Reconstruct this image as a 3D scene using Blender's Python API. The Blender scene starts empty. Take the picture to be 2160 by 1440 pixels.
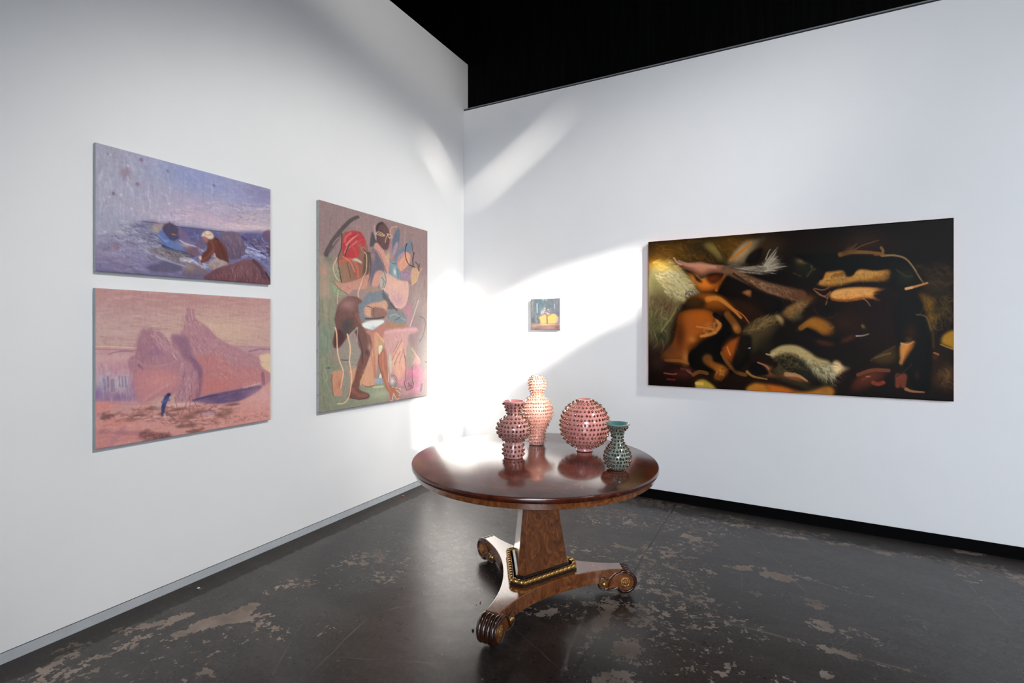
import bpy, bmesh, math, random
import numpy as np
from mathutils import Vector, Matrix

random.seed(7)
scene = bpy.context.scene
col = scene.collection
R = math.radians

# ------------------------------------------------------------------ camera
# World: left wall is the plane X=0, right wall the plane Y=0, room is X>0, Y<0.
FPX, CX0, HY = 1063.0, 1080.0, 692.0          # focal length and horizon for a 2160x1440 frame
CAM = Vector((2.97, -4.39, 1.45))
RX = Vector((.8780, .4787, 0)).normalized()    # camera right in the room
FX = Vector((-.4787, .8780, 0)).normalized()   # camera forward
cam_data = bpy.data.cameras.new('camera')
cam = bpy.data.objects.new('camera', cam_data)
col.objects.link(cam)
cam.location = CAM
cam.rotation_euler = (R(90), 0, math.atan2(RX.y, RX.x))
cam_data.sensor_width = 36
cam_data.lens = FPX / 2160 * 36
cam_data.shift_y = -(720 - HY) / 2160
cam_data.clip_start = .05
scene.camera = cam

# ------------------------------------------------------------------ world, exposure
world = bpy.data.worlds.new('world')
scene.world = world
world.use_nodes = True
bg = world.node_tree.nodes['Background']
bg.inputs[0].default_value = (.80, .88, 1, 1)
bg.inputs[1].default_value = 1.0
vs = scene.view_settings
vs.view_transform = 'Standard'
vs.look = 'None'
vs.exposure = 0.0
vs.gamma = 1
vs.use_curve_mapping = False

# direction in which the sunlight travels
SUN_D = Vector((-1.4, 1.0, -.62)).normalized()

def sun(name, d, strength, color, angle):
    l = bpy.data.lights.new(name, 'SUN')
    l.energy = strength; l.color = color; l.angle = R(angle)
    o = bpy.data.objects.new(name, l); col.objects.link(o)
    o.rotation_euler = d.to_track_quat('-Z', 'Y').to_euler()
    o.location = (9, -7, 6)
    return o
sun('sun_light', SUN_D, 18.0, (1, .93, .85), 1.9)

def area(name, loc, target, sx, sy, power, color, spread=180):
    l = bpy.data.lights.new(name, 'AREA')
    l.shape = 'RECTANGLE'; l.size = sx; l.size_y = sy
    l.energy = power; l.color = color; l.spread = R(spread)
    o = bpy.data.objects.new(name, l); col.objects.link(o)
    o.location = loc
    o.rotation_euler = (Vector(target) - Vector(loc)).to_track_quat('-Z', 'Y').to_euler()
    return o
# unseen area lamps added behind the viewer as cool daylight fill
area('rear_daylight_fill', (6.2, -8.6, 3.4), (5.8, 0, 1.5), 3.6, 1.4, 92, (.86, .92, 1), 92)
area('low_fill', (5.2, -8.9, 1.3), (4.4, 0, .5), 3.0, 1.4, 55, (.80, .88, 1), 88)  # low fill added to lift the foot of the right wall
area('far_left_fill', (5.0, -8.2, 2.4), (0, -3.6, 1.7), 1.6, 1.6, 14, (.70, .81, 1), 70)  # fill added for the far end of the left wall

def spot(name, loc, target, power, color, size, blend, sx=1, sy=1, roll=0, radius=.05):
    l = bpy.data.lights.new(name, 'SPOT')
    l.energy = power; l.color = color; l.spot_size = R(size); l.spot_blend = blend
    l.shadow_soft_size = radius
    o = bpy.data.objects.new(name, l); col.objects.link(o)
    o.location = loc
    q = (Vector(target) - Vector(loc)).to_track_quat('-Z', 'Y')
    o.rotation_euler = (q.to_matrix() @ Matrix.Rotation(R(roll), 3, 'Z')).to_euler()
    o.scale = (sx, sy, 1)
    return o
# unseen spots added outside the frame to brighten chosen parts of the walls
spot('left_wall_fill', (8.2, -2.7, 6.9), (0, -1.35, 1.1), 2150, (1, .98, .94), 27, .6, 1.4, 1, 0, .3)  # high wash added for the left wall
spot('right_wall_fill', (8.7, -4.3, 3.1), (3.2, 0, 1.2), 260, (.97, .98, 1), 52, .9, 1, 1, 0, .22)  # stands in for window light from the right on the right wall
spot('corner_fill', (4.6, -5.2, 7.2), (0, -.66, .42), 1300, (1, .97, .92), 13, 1.0, 1, 1, 0, .2)  # added to brighten the low left wall near the corner
spot('upper_wall_fill', (7.0, -5.0, 5.4), (0, -1.6, 4.2), 700, (1, .94, .86), 16, 1.0, 2.4, .55, -8, .1)  # added for the warm patch high on the left wall


# ------------------------------------------------------------------ helpers
def ray(px, py):
    return RX * (px - CX0) + FX * FPX + Vector((0, 0, HY - py))
def at_x(px, py, X):
    d = ray(px, py); return CAM + d * ((X - CAM.x) / d.x)
def at_y(px, py, Y):
    d = ray(px, py); return CAM + d * ((Y - CAM.y) / d.y)
SL = -.0065                                     # the old floor falls slightly to the right
def fz(x): return SL * max(x, 0)
def at_floor(px, py, h=0):
    d = ray(px, py)
    # z = SL*x + h
    t = (SL * CAM.x + h - CAM.z) / (d.z - SL * d.x)
    return CAM + d * t

def lin(c):
    c = np.asarray(c, float) / 255.0
    return np.where(c <= .04045, c / 12.92, ((c + .055) / 1.055) ** 2.4)
def L4(c, g=1.0):
    v = lin(c) * g
    return (float(v[0]), float(v[1]), float(v[2]), 1)

class NT:
    def __init__(self, name):
        self.m = bpy.data.materials.new(name); self.m.use_nodes = True
        self.t = self.m.node_tree; self.b = self.t.nodes['Principled BSDF']
        self.tc = self.n('ShaderNodeTexCoord')
    def n(self, kind, **kw):
        nd = self.t.nodes.new(kind)
        for k, v in kw.items(): setattr(nd, k, v)
        return nd
    def link(self, a, b): self.t.links.new(a, b)
    def set(self, **kw):
        names = dict(color='Base Color', rough='Roughness', metal='Metallic', coat='Coat Weight', coat_rough='Coat Roughness', spec='Specular IOR Level', ior='IOR', coat_ior='Coat IOR')
        for k, v in kw.items():
            s = self.b.inputs[names[k]]
            if isinstance(v, (int, float, tuple)): s.default_value = v
            else: self.link(v, s)
    def mapping(self, scale=(1, 1, 1), rot=(0, 0, 0), coord='Object', loc=(0, 0, 0)):
        m = self.n('ShaderNodeMapping')
        m.inputs['Scale'].default_value = scale; m.inputs['Rotation'].default_value = rot; m.inputs['Location'].default_value = loc
        self.link(self.tc.outputs[coord], m.inputs[0]); return m.outputs[0]
    def noise(self, vec, scale, detail=4, rough=.55, dist=0):
        n = self.n('ShaderNodeTexNoise')
        n.inputs['Scale'].default_value = scale; n.inputs['Detail'].default_value = detail
        n.inputs['Roughness'].default_value = rough; n.inputs['Distortion'].default_value = dist
        if vec is not None: self.link(vec, n.inputs['Vector'])
        return n.outputs['Fac']
    def ramp(self, fac, stops, interp='LINEAR'):
        r = self.n('ShaderNodeValToRGB'); e = r.color_ramp.elements; r.color_ramp.interpolation = interp
        e[0].position, e[0].color = stops[0]; e[1].position, e[1].color = stops[-1]
        for p, c in stops[1:-1]:
            x = e.new(p); x.color = c
        self.link(fac, r.inputs[0]); return r.outputs[0]
    def mix(self, fac, a, b):
        m = self.n('ShaderNodeMix', data_type='RGBA')
        for v, i in ((fac, 0), (a, 6), (b, 7)):
            if isinstance(v, (int, float, tuple)): m.inputs[i].default_value = v
            else: self.link(v, m.inputs[i])
        return m.outputs[2]
    def math(self, op, a, b=None, clamp=False):
        m = self.n('ShaderNodeMath', operation=op); m.use_clamp = clamp
        for i, v in enumerate((a, b)):
            if v is None: continue
            if isinstance(v, (int, float)): m.inputs[i].default_value = v
            else: self.link(v, m.inputs[i])
        return m.outputs[0]
    def attr(self, name):
        a = self.n('ShaderNodeAttribute'); a.attribute_name = name; return a
    def bump(self, h, strength, dist=.01):
        b = self.n('ShaderNodeBump'); b.inputs['Strength'].default_value = strength; b.inputs['Distance'].default_value = dist
        self.link(h, b.inputs['Height']); self.link(b.outputs[0], self.b.inputs['Normal'])

def link_mesh(name, me, mat, parent=None, smooth=False, loc=None):
    o = bpy.data.objects.new(name, me); col.objects.link(o)
    if mat is not None and not me.materials: me.materials.append(mat)
    if smooth:
        me.polygons.foreach_set('use_smooth', [True] * len(me.polygons))
    if parent is not None: o.parent = parent
    if loc is not None: o.location = loc
    return o
def from_bm(name, bm, mat, parent=None, smooth=False, loc=None, bevel=0, seg=2, ang=35):
    bmesh.ops.recalc_face_normals(bm, faces=bm.faces)
    if bevel:
        ed = [e for e in bm.edges if len(e.link_faces) == 2 and e.calc_face_angle(0) > R(ang)]
        bmesh.ops.bevel(bm, geom=ed, offset=bevel, segments=seg, affect='EDGES', profile=.5, clamp_overlap=True)
    me = bpy.data.meshes.new(name); bm.to_mesh(me); bm.free()
    o = link_mesh(name, me, mat, parent, smooth, loc)
    if smooth: me.set_sharp_from_angle(angle=R(40))
    return o
def box(bm, lo, hi):
    v = [bm.verts.new((x, y, z)) for x in (lo[0], hi[0]) for y in (lo[1], hi[1]) for z in (lo[2], hi[2])]
    for f in ((0, 1, 3, 2), (4, 6, 7, 5), (0, 4, 5, 1), (2, 3, 7, 6), (0, 2, 6, 4), (1, 5, 7, 3)):
        bm.faces.new([v[i] for i in f])
def prism(bm, pts, z0, z1, pts_top=None):
    a = [bm.verts.new((p[0], p[1], z0)) for p in pts]
    b = [bm.verts.new((p[0], p[1], z1)) for p in (pts_top or pts)]
    n = len(pts)
    bm.faces.new(a[::-1]); bm.faces.new(b)
    for i in range(n): bm.faces.new((a[i], a[(i + 1) % n], b[(i + 1) % n], b[i]))
def lathe(bm, prof, n=64, closed_top=False, closed_bottom=True):
    rings = []
    for r, z in prof:
        if r < 1e-5: rings.append([bm.verts.new((0, 0, z))])
        else: rings.append([bm.verts.new((r * math.cos(2 * math.pi * k / n), r * math.sin(2 * math.pi * k / n), z)) for k in range(n)])
    for A, B in zip(rings, rings[1:]):
        for k in range(n):
            k2 = (k + 1) % n
            if len(A) == 1: bm.faces.new((A[0], B[k2], B[k]))
            elif len(B) == 1: bm.faces.new((A[k], A[k2], B[0]))
            else: bm.faces.new((A[k], A[k2], B[k2], B[k]))
    if closed_bottom and len(rings[0]) > 1: bm.faces.new(rings[0][::-1])
    if closed_top and len(rings[-1]) > 1: bm.faces.new(rings[-1])
def empty(name, loc, rot=(0, 0, 0)):
    o = bpy.data.objects.new(name, None); col.objects.link(o)
    o.location = loc; o.rotation_euler = rot; o.empty_display_size = .1
    return o
def tag(o, label, cat, group=None):
    o['label'] = label; o['category'] = cat
    if group: o['group'] = group
    return o
def struct(o, label=None):
    o['kind'] = 'structure'
    if label: o['label'] = label
    return o

# ------------------------------------------------------------------ structure materials
def m_wall():
    t = NT('white wall paint')
    v = t.mapping()
    n = t.noise(v, 1.3, 5, .6)
    c = t.ramp(n, [(.3, (.80, .80, .80, 1)), (.7, (.83, .83, .83, 1))])
    t.set(color=c, rough=.62, spec=.25)
    t.bump(t.noise(v, 160, 3), .10, .002)
    return t.m
def m_plain(name, c, rough=.5, metal=0, spec=.5, bump=0, bscale=80, coat=0):
    t = NT(name)
    v = t.mapping()
    n = t.noise(v, 9, 4)
    a = tuple(max(0, x * .82) for x in c[:3]) + (1,)
    b = tuple(min(1, x * 1.14) for x in c[:3]) + (1,)
    t.set(color=t.mix(n, a, b), rough=rough, metal=metal, spec=spec, coat=coat)
    if bump: t.bump(t.noise(v, bscale, 3), bump, .003)
    return t.m
def m_black():
    t = NT('black painted wall')
    v = t.mapping(scale=(9, 9, .5))
    n = t.noise(v, 3, 5, .7, .4)
    c = t.ramp(n, [(.45, (.0004, .0004, .0004, 1)), (.70, (.0020, .0024, .0021, 1)), (.80, (.010, .011, .010, 1))])
    t.set(color=c, rough=.75, spec=.06)
    t.bump(n, .3, .01)
    return t.m
def m_floor():
    t = NT('worn dark concrete')
    v = t.mapping()
    big = t.noise(v, .9, 6, .6, .3)
    fine = t.noise(v, 14, 6, .7, .3)
    c = t.ramp(big, [(.30, L4((40, 34, 31))), (.5, L4((52, 47, 44))), (.70, L4((60, 57, 55)))])
    c = t.mix(t.math('MULTIPLY', fine, .45), c, L4((44, 37, 33)))
    speck = t.ramp(t.noise(v, 55, 5, .75), [(.40, L4((30, 24, 21))), (.5, L4((54, 48, 44))), (.64, L4((92, 84, 77)))])
    c = t.mix(.30, c, speck)
    veil = t.ramp(t.noise(t.mapping(scale=(1, 2.6, 1), rot=(0, 0, .6)), 2.4, 6, .7, .8), [(.48, (0, 0, 0, 1)), (.72, (1, 1, 1, 1))])
    c = t.mix(t.math('MULTIPLY', veil, .22), c, L4((104, 97, 90)))
    d = t.attr('wear').outputs['Fac']
    blobs = t.noise(v, 27, 1.6, .4, .2)
    mid = t.noise(v, 80, 1, .4, .1)
    # wear attribute is the chance that the coating has come off here
    s = t.math('ADD', t.math('MULTIPLY', t.math('SUBTRACT', blobs, .5), 1.25), t.math('MULTIPLY', t.math('SUBTRACT', mid, .5), .8))
    s = t.math('ADD', s, d)
    m = t.ramp(s, [(.50, (0, 0, 0, 1)), (.535, (1, 1, 1, 1))])
    rim = t.ramp(s, [(.40, (0, 0, 0, 1)), (.5, (1, 1, 1, 1))])
    pc = t.ramp(t.noise(v, 5, 4), [(.35, L4((122, 106, 93))), (.65, L4((166, 150, 137)))])
    c = t.mix(t.math('MULTIPLY', rim, .35), c, L4((98, 88, 78)))
    c = t.mix(t.math('MULTIPLY', m, .82), c, pc)
    # grime kept along the walls, saw joint and scratches
    g = t.attr('grime').outputs['Fac']
    g = t.ramp(t.math('ADD', g, t.math('MULTIPLY', t.math('SUBTRACT', t.noise(v, 13, 4, .7), .5), .9)), [(.42, (0, 0, 0, 1)), (.58, (1, 1, 1, 1))])
    c = t.mix(t.math('MULTIPLY', g, .5), c, L4((34, 27, 23)))
    wob = t.math('MULTIPLY', t.math('SUBTRACT', t.noise(v, 2.2, 3), .5), .10)
    brk = t.noise(v, 6, 3)
    def line(p, q, width, colr, k, wobk=1.0):
        a = at_floor(*p); b = at_floor(*q); d = b - a; L_ = math.hypot(d.x, d.y); ux, uy = d.x / L_, d.y / L_
        def dot(x, y, c0):
            n = t.n('ShaderNodeVectorMath', operation='DOT_PRODUCT'); t.link(v, n.inputs[0]); n.inputs[1].default_value = (x, y, 0)
            return t.math('SUBTRACT', n.outputs['Value'], c0)
        al = dot(ux, uy, (a.x + b.x) / 2 * ux + (a.y + b.y) / 2 * uy)
        ac = t.math('ADD', dot(-uy, ux, -uy * a.x + ux * a.y), t.math('MULTIPLY', wob, wobk))
        m1 = t.math('SUBTRACT', 1.0, t.math('DIVIDE', t.math('ABSOLUTE', ac), width), True)
        m2 = t.math('MULTIPLY', t.math('SUBTRACT', L_ / 2, t.math('ABSOLUTE', al)), 8.0, True)
        mm = t.math('MULTIPLY', t.math('MULTIPLY', m1, m2), t.math('MULTIPLY', t.math('SUBTRACT', brk, .30), 3.0 * k), True)
        return t.mix(mm, c, L4(colr))
    zl = lambda x, y: (x / 2, 1000 + y / 2)
    zr = lambda x, y: (1080 + x / 2, 1000 + y / 2)
    for p, q, w, k in ((zl(1290, 850), zl(1570, 585), .006, .55), (zl(1560, 590), zl(1760, 545), .008, .45), (zl(1130, 880), zl(1290, 600), .005, .3), (zl(1440, 590), zl(1460, 640), .005, .5), (zl(1300, 760), zl(1900, 800), .004, .3),
                       (zr(1030, 270), zr(1260, 520), .006, .35), (zr(1260, 520), zr(1420, 850), .005, .3), (zr(640, 640), zr(960, 800), .005, .4), (zr(600, 820), zr(1000, 800), .004, .3), (zr(820, 600), zr(1760, 850), .012, .45),
                       (zr(1920, 440), zr(2080, 640), .007, .35), (zr(1740, 600), zr(1780, 760), .006, .3), (zr(960, 380), zr(960, 520), .006, .2), (zr(0, 640), zr(240, 850), .004, .4), (zr(1060, 385), zr(1500, 520), .010, .4), (zr(1740, 860), zr(2160, 700), .004, .2), (zr(300, 560), zr(200, 880), .012, .4)):
        c = line(p, q, w, (150, 140, 130), k)
    for p, q in ((zr(695, 120), zr(420, 560)), (zr(345, 700), zr(235, 880))):
        c = line(p, q, .012, (14, 13, 13), 1.6, .25)
    rr = t.math('ADD', t.math('MULTIPLY', fine, .16), t.math('MULTIPLY', big, .12))
    rr = t.math('ADD', rr, .15)
    rr = t.math('ADD', rr, t.math('MULTIPLY', m, .22))
    rr = t.math('ADD', rr, t.math('MULTIPLY', g, .25), clamp=True)
    t.set(color=c, rough=rr, spec=.42)
    h = t.math('SUBTRACT', t.math('MULTIPLY', t.noise(v, 3.0, 3), .5), t.math('MULTIPLY', m, .03))
    t.bump(h, .35, .02)
    return t.m
WALL = m_wall(); BLACK = m_black(); FLOORM = m_floor()
STEEL = m_plain('grey metal strip', L4((186, 190, 194)), .42, .1)
BASEB = m_plain('black baseboard paint', (.002, .002, .0022, 1), .8, spec=.05)
DARKLINE = m_plain('dark line', (.02, .02, .021, 1), .8)  # solid dark colour: cap seam and the painted shadow line above the baseboard

# ------------------------------------------------------------------ floor
def seg_dist(P, a, b):
    a = np.array(a[:2]); b = np.array(b[:2]); ab = b - a
    t = np.clip(((P - a) @ ab) / max(ab @ ab, 1e-9), 0, 1)
    return np.linalg.norm(P - (a + t[:, None] * ab), axis=1), t
def make_floor():
    x0, x1, y0, y1, st = -.02, 7.0, -5.2, .12, .026
    nx = int((x1 - x0) / st); ny = int((y1 - y0) / st)
    xs = np.linspace(x0, x1, nx); ys = np.linspace(y0, y1, ny)
    X, Y = np.meshgrid(xs, ys, indexing='ij')
    P = np.stack([X.ravel(), Y.ravel()], 1)
    Z = SL * np.maximum(P[:, 0], 0)
    co = np.concatenate([P, Z[:, None]], 1)
    idx = np.arange(nx * ny).reshape(nx, ny)
    q = np.stack([idx[:-1, :-1], idx[1:, :-1], idx[1:, 1:], idx[:-1, 1:]], -1).reshape(-1, 4)
    me = bpy.data.meshes.new('floor')
    # the far part of the hall floor, outside the patch that needs detail
    extra = [(-.02, -9.5), (9.5, -9.5), (9.5, -5.2), (-.02, -5.2), (7.0, -5.2), (9.5, .12), (7.0, .12)]
    n0 = len(co)
    co = np.concatenate([co, np.array([(a, b, SL * max(a, 0)) for a, b in extra])])
    q = np.concatenate([q, np.array([[n0, n0 + 1, n0 + 2, n0 + 3], [n0 + 4, n0 + 2, n0 + 5, n0 + 6]])])
    me.from_pydata(co.tolist(), [], q.tolist())
    wear = np.full(len(co), .06)
    def L(px, py): return at_floor(px, py)
    def dab(a, b, w, s, soft=1.1):
        w = w * (.50 if s > .62 else .62)
        s = s - .04 if s > .7 else (s - .13 if s > .55 else s - .12)
        d, _ = seg_dist(co[:, :2], L(*a), L(*b))
        np.maximum(wear, .06 + (s - .06) * np.clip(1 - (d - w) / (w * soft), 0, 1) ** 1.0, out=wear)
    zl = lambda x, y: (x / 2, 1000 + y / 2)
    zr = lambda x, y: (1080 + x / 2, 1000 + y / 2)
    for (a, b, w, s) in [((750, 678), (860, 640), .035, .95), ((860, 632), (1010, 595), .07, 1.0), ((1000, 590), (1060, 558), .055, 1.0), ((960, 610), (1045, 610), .04, 1.0),
                         ((600, 640), (690, 640), .05, .7), ((690, 625), (780, 595), .05, .72), ((500, 655), (560, 665), .03, .7), ((590, 690), (640, 675), .03, .7),
                         ((560, 715), (350, 800), .05, .66), ((310, 735), (270, 770), .07, .62), ((270, 780), (180, 825), .04, .72), ((150, 870), (290, 850), .08, .66),
                         ((380, 840), (300, 860), .05, .5), ((850, 835), (870, 840), .04, .7), ((1430, 378), (1520, 360), .04, .6), ((1520, 360), (1600, 345), .10, .62),
                         ((1120, 500), (1200, 465), .03, .58), ((1200, 465), (1300, 455), .06, .58), ((1300, 440), (1400, 405), .05, .42), ((1580, 432), (1640, 440), .08, .52),
                         ((1100, 600), (1110, 640), .06, .55), ((1160, 650), (1200, 680), .05, .5), ((1500, 370), (1420, 440), .2, .36), ((860, 470), (820, 490), .10, .35),
                         ((700, 760), (900, 720), .25, .36), ((420, 820), (700, 860), .3, .34), ((1660, 370), (1700, 390), .12, .4), ((1440, 650), (1380, 660), .08, .38)]:
        dab(zl(*a), zl(*b), w, s)
    for (a, b, w, s) in [((450, 110), (640, 120), .08, .52), ((640, 130), (760, 135), .09, .5), ((850, 180), (1050, 215), .12, .48), ((900, 212), (1120, 230), .05, .62), ((1070, 250), (1230, 270), .035, .75),
                         ((1120, 232), (1330, 262), .06, .6), ((1340, 288), (1430, 300), .05, .7), ((1430, 300), (1600, 338), .05, .66), ((1680, 338), (1900, 365), .06, .45), ((1880, 322), (1970, 336), .05, .75),
                         ((1900, 372), (2040, 395), .05, .62), ((2040, 400), (2160, 430), .09, .60), ((2100, 440), (2200, 470), .08, .6),
                         ((380, 175), (820, 215), .25, .46), ((500, 205), (560, 212), .06, .6), ((740, 262), (770, 275), .06, .8), ((630, 348), (690, 330), .04, .7), ((690, 330), (800, 290), .14, .52),
                         ((640, 380), (740, 412), .04, .68), ((430, 300), (515, 315), .035, .72), ((690, 140), (640, 210), .04, .52), ((580, 290), (530, 400), .05, .6), ((530, 400), (430, 540), .06, .6),
                         ((430, 540), (370, 640), .04, .8), ((370, 640), (330, 700), .04, .6), ((310, 740), (250, 860), .05, .5), ((240, 300), (500, 360), .16, .42), ((560, 390), (800, 400), .12, .42),
                         ((960, 398), (990, 395), .05, .8), ((1010, 388), (1060, 395), .03, .72), ((1090, 425), (1150, 437), .07, .9), ((1180, 430), (1340, 460), .05, .5), ((1350, 470), (1460, 500), .07, .42),
                         ((1025, 503), (1035, 508), .035, .7), ((600, 490), (700, 512), .05, .7), ((740, 525), (840, 532), .035, .75), ((520, 450), (740, 475), .16, .52), ((700, 540), (860, 600), .14, .46),
                         ((120, 590), (180, 578), .035, .85), ((360, 542), (450, 545), .045, .7), ((500, 560), (600, 590), .09, .58), ((530, 625), (570, 630), .08, .7), ((490, 720), (480, 745), .08, .8),
                         ((430, 765), (450, 770), .05, .7), ((600, 640), (820, 620), .3, .42), ((820, 600), (1000, 655), .05, .5), ((960, 650), (1320, 730), .04, .46), ((1320, 732), (1440, 765), .035, .85),
                         ((1440, 770), (1700, 840), .04, .48), ((1235, 527), (1255, 530), .04, .7), ((1275, 548), (1300, 552), .06, .7), ((1275, 632), (1330, 650), .06, .72), ((1275, 632), (1310, 632), .05, .85),
                         ((1380, 675), (1410, 680), .05, .6), ((1420, 655), (1560, 710), .05, .55), ((880, 838), (900, 842), .04, .75), ((930, 815), (960, 830), .06, .65), ((400, 868), (460, 870), .08, .8),
                         ((1130, 862), (1160, 870), .05, .65), ((1310, 843), (1330, 843), .035, .75), ((60, 560), (300, 540), .12, .42), ((600, 740), (700, 830), .2, .4), ((200, 600), (330, 560), .1, .45),
                         ((900, 385), (920, 388), .03, .65), ((810, 400), (830, 410), .05, .65), ((1600, 560), (1700, 640), .1, .3), ((1920, 400), (1940, 440), .08, .5)]:
        dab(zr(*a), zr(*b), w, s)
    a = me.attributes.new('wear', 'FLOAT', 'POINT'); a.data.foreach_set('value', wear)
    gr = np.clip(1 - (co[:, 0] - .13) / .09, 0, 1) * .85
    gr = np.maximum(gr, np.clip(1 - (-co[:, 1] - .16) / .30, 0, 1) * .75)
    gr = np.maximum(gr, np.clip((-co[:, 1] - 3.0) / 1.2, 0, 1) * .25)
    a = me.attributes.new('grime', 'FLOAT', 'POINT'); a.data.foreach_set('value', gr)
    o = link_mesh('floor', me, FLOORM, smooth=True)
    struct(o, 'dark polished concrete floor with worn tan patches')
make_floor()

# ------------------------------------------------------------------ walls
bm = bmesh.new()
box(bm, (-.10, -9.5, .052), (0, .08, 4.243))
struct(from_bm('wall_left', bm, WALL), 'tall white gallery wall carrying three paintings')
bm = bmesh.new()                                    # right wall: top edge falls a little towards the right
def zt(x): return 3.72 - .0125 * x
v = [bm.verts.new(p) for p in [(0.001, 0, -.05), (9.5, 0, -.10), (9.5, 0, zt(9.5)), (0.001, 0, zt(0)), (0.001, .075, -.05), (9.5, .075, -.10), (9.5, .075, zt(9.5)), (0.001, .075, zt(0))]]
for f in ((0, 1, 2, 3), (7, 6, 5, 4), (0, 4, 5, 1), (3, 2, 6, 7), (0, 3, 7, 4), (1, 5, 6, 2)): bm.faces.new([v[i] for i in f])
struct(from_bm('wall_right', bm, WALL), 'white gallery wall with the dark painting')
# cap strip on the right wall with its thin dark seam
def strip(name, ya, yb, z0, z1, mat, label=None, x0=0.002, x1=9.5):
    bm = bmesh.new()
    v = [bm.verts.new(p) for p in [(x0, ya, zt(x0) + z0), (x1, ya, zt(x1) + z0), (x1, ya, zt(x1) + z1), (x0, ya, zt(x0) + z1), (x0, yb, zt(x0) + z0), (x1, yb, zt(x1) + z0), (x1, yb, zt(x1) + z1), (x0, yb, zt(x0) + z1)]]
    for f in ((0, 1, 2, 3), (7, 6, 5, 4), (0, 4, 5, 1), (3, 2, 6, 7), (0, 3, 7, 4), (1, 5, 6, 2)): bm.faces.new([v[i] for i in f])
    return struct(from_bm(name, bm, mat), label)
strip('trim_1', .004, .074, 0.0, .010, DARKLINE, 'dark seam under the cap of the right wall')
strip('trim_2', -.003, .076, .010, .020, m_plain('grey cap paint', L4((120, 122, 124)), .5), 'thin grey cap strip along the top of the right wall')
bm = bmesh.new(); box(bm, (-1.2, .081, -.1), (9.6, .28, 7.8))
struct(from_bm('wall_rear', bm, BLACK), 'black painted wall rising behind the white partition')
bm = bmesh.new(); box(bm, (-1.4, -9.8, -.1), (-1.2, .28, 7.8))
struct(from_bm('wall_side', bm, BLACK))
bm = bmesh.new(); box(bm, (-1.4, -9.8, 7.8), (9.02, .28, 8.0))
struct(from_bm('ceiling', bm, BLACK), 'black ceiling lost in the dark')
bm = bmesh.new(); box(bm, (-1.2, -9.8, -.1), (9.6, -9.5, 7.8))
struct(from_bm('wall_back', bm, WALL))
# left baseboard: recessed grey metal strip with a dark strip above it as painted shadow
bm = bmesh.new(); box(bm, (-.10, -9.5, -.01), (-.003, .07, .046))
struct(from_bm('baseboard_left', bm, STEEL), 'narrow grey metal strip at the foot of the left wall')
bm = bmesh.new(); box(bm, (-.10, -9.5, .046), (-.008, .07, .052))
struct(from_bm('trim_3', bm, DARKLINE), 'thin dark line painted as shade above the grey strip')
# right baseboard
bm = bmesh.new()
def bq(x): return SL * x
x0, x1 = .002, 9.5
v = [bm.verts.new(p) for p in [(x0, -.012, bq(x0) - .02), (x1, -.012, bq(x1) - .02), (x1, -.012, bq(x1) + .075), (x0, -.012, bq(x0) + .082), (x0, 0, bq(x0) - .02), (x1, 0, bq(x1) - .02), (x1, 0, bq(x1) + .075), (x0, 0, bq(x0) + .082)]]
for f in ((0, 1, 2, 3), (7, 6, 5, 4), (0, 4, 5, 1), (3, 2, 6, 7), (0, 3, 7, 4), (1, 5, 6, 2)): bm.faces.new([v[i] for i in f])
struct(from_bm('baseboard_right', bm, BASEB, bevel=.002, seg=1), 'black baseboard along the right wall')

# unseen wall outside the frame, added with openings cut to shape the sunlight
WX = 9.0
def back(p):                                        # follow the sunlight back to the masking wall
    t = (WX - p.x) / SUN_D.x
    return (p.y + SUN_D.y * t, p.z + SUN_D.z * t)
def wall_with_holes(name, holes):
    cu = bpy.data.curves.new(name, 'CURVE'); cu.dimensions = '2D'; cu.fill_mode = 'BOTH'; cu.extrude = .02
    for pts in [[(-9.8, -.1), (.4, -.1), (.4, 7.8), (-9.8, 7.8)]] + holes:
        s = cu.splines.new('POLY'); s.points.add(len(pts) - 1); s.use_cyclic_u = True
        for p, q in zip(s.points, pts): p.co = (q[0], q[1], 0, 1)
    o = bpy.data.objects.new(name, cu); col.objects.link(o)
    me = bpy.data.meshes.new_from_object(o)
    bpy.data.objects.remove(o)
    w = link_mesh(name, me, WALL)
    w.matrix_world = Matrix(((0, 0, 1, WX), (1, 0, 0, 0), (0, 1, 0, 0), (0, 0, 0, 1)))
    return w
# the sunlit band and a narrower slit above it: wall points the openings have to reach
band = [at_y(1350, 540, 0), at_y(1271, 562, 0), at_y(1146, 600, 0), at_y(1067, 640, 0), at_y(1000, 690, 0),
        at_x(965, 600, 0), at_x(925, 640, 0), at_x(895, 760, 0), at_x(896, 960, 0), at_x(905, 1000, 0), at_x(934, 935, 0), at_x(966, 862, 0),
        at_y(1033, 812, 0), at_y(1100, 778, 0), at_y(1175, 732, 0), at_y(1258, 680, 0), at_y(1350, 642, 0)]
def ribbon(pts, ws):
    q = [Vector(back(p)) for p in pts]; L_, R_ = [], []
    for k, p in enumerate(q):
        d = (q[min(k + 1, len(q) - 1)] - q[max(k - 1, 0)]).normalized(); n = Vector((-d.y, d.x)) * ws[k] / 2
        L_.append(tuple(p + n)); R_.append(tuple(p - n))
    return L_ + R_[::-1]
holes = [[back(p) for p in band],
         ribbon([at_y(1238, 190, 0), at_y(1120, 310, 0), at_y(1000, 418, 0)], (.014, .066, .066)),
         ribbon([at_x(890, 290, 0), at_x(925, 340, 0), at_x(950, 395, 0)], (.008, .038, .020))]
struct(wall_with_holes('wall_sunmask', holes), 'unseen wall with openings cut to shape the sun patches')


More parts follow.
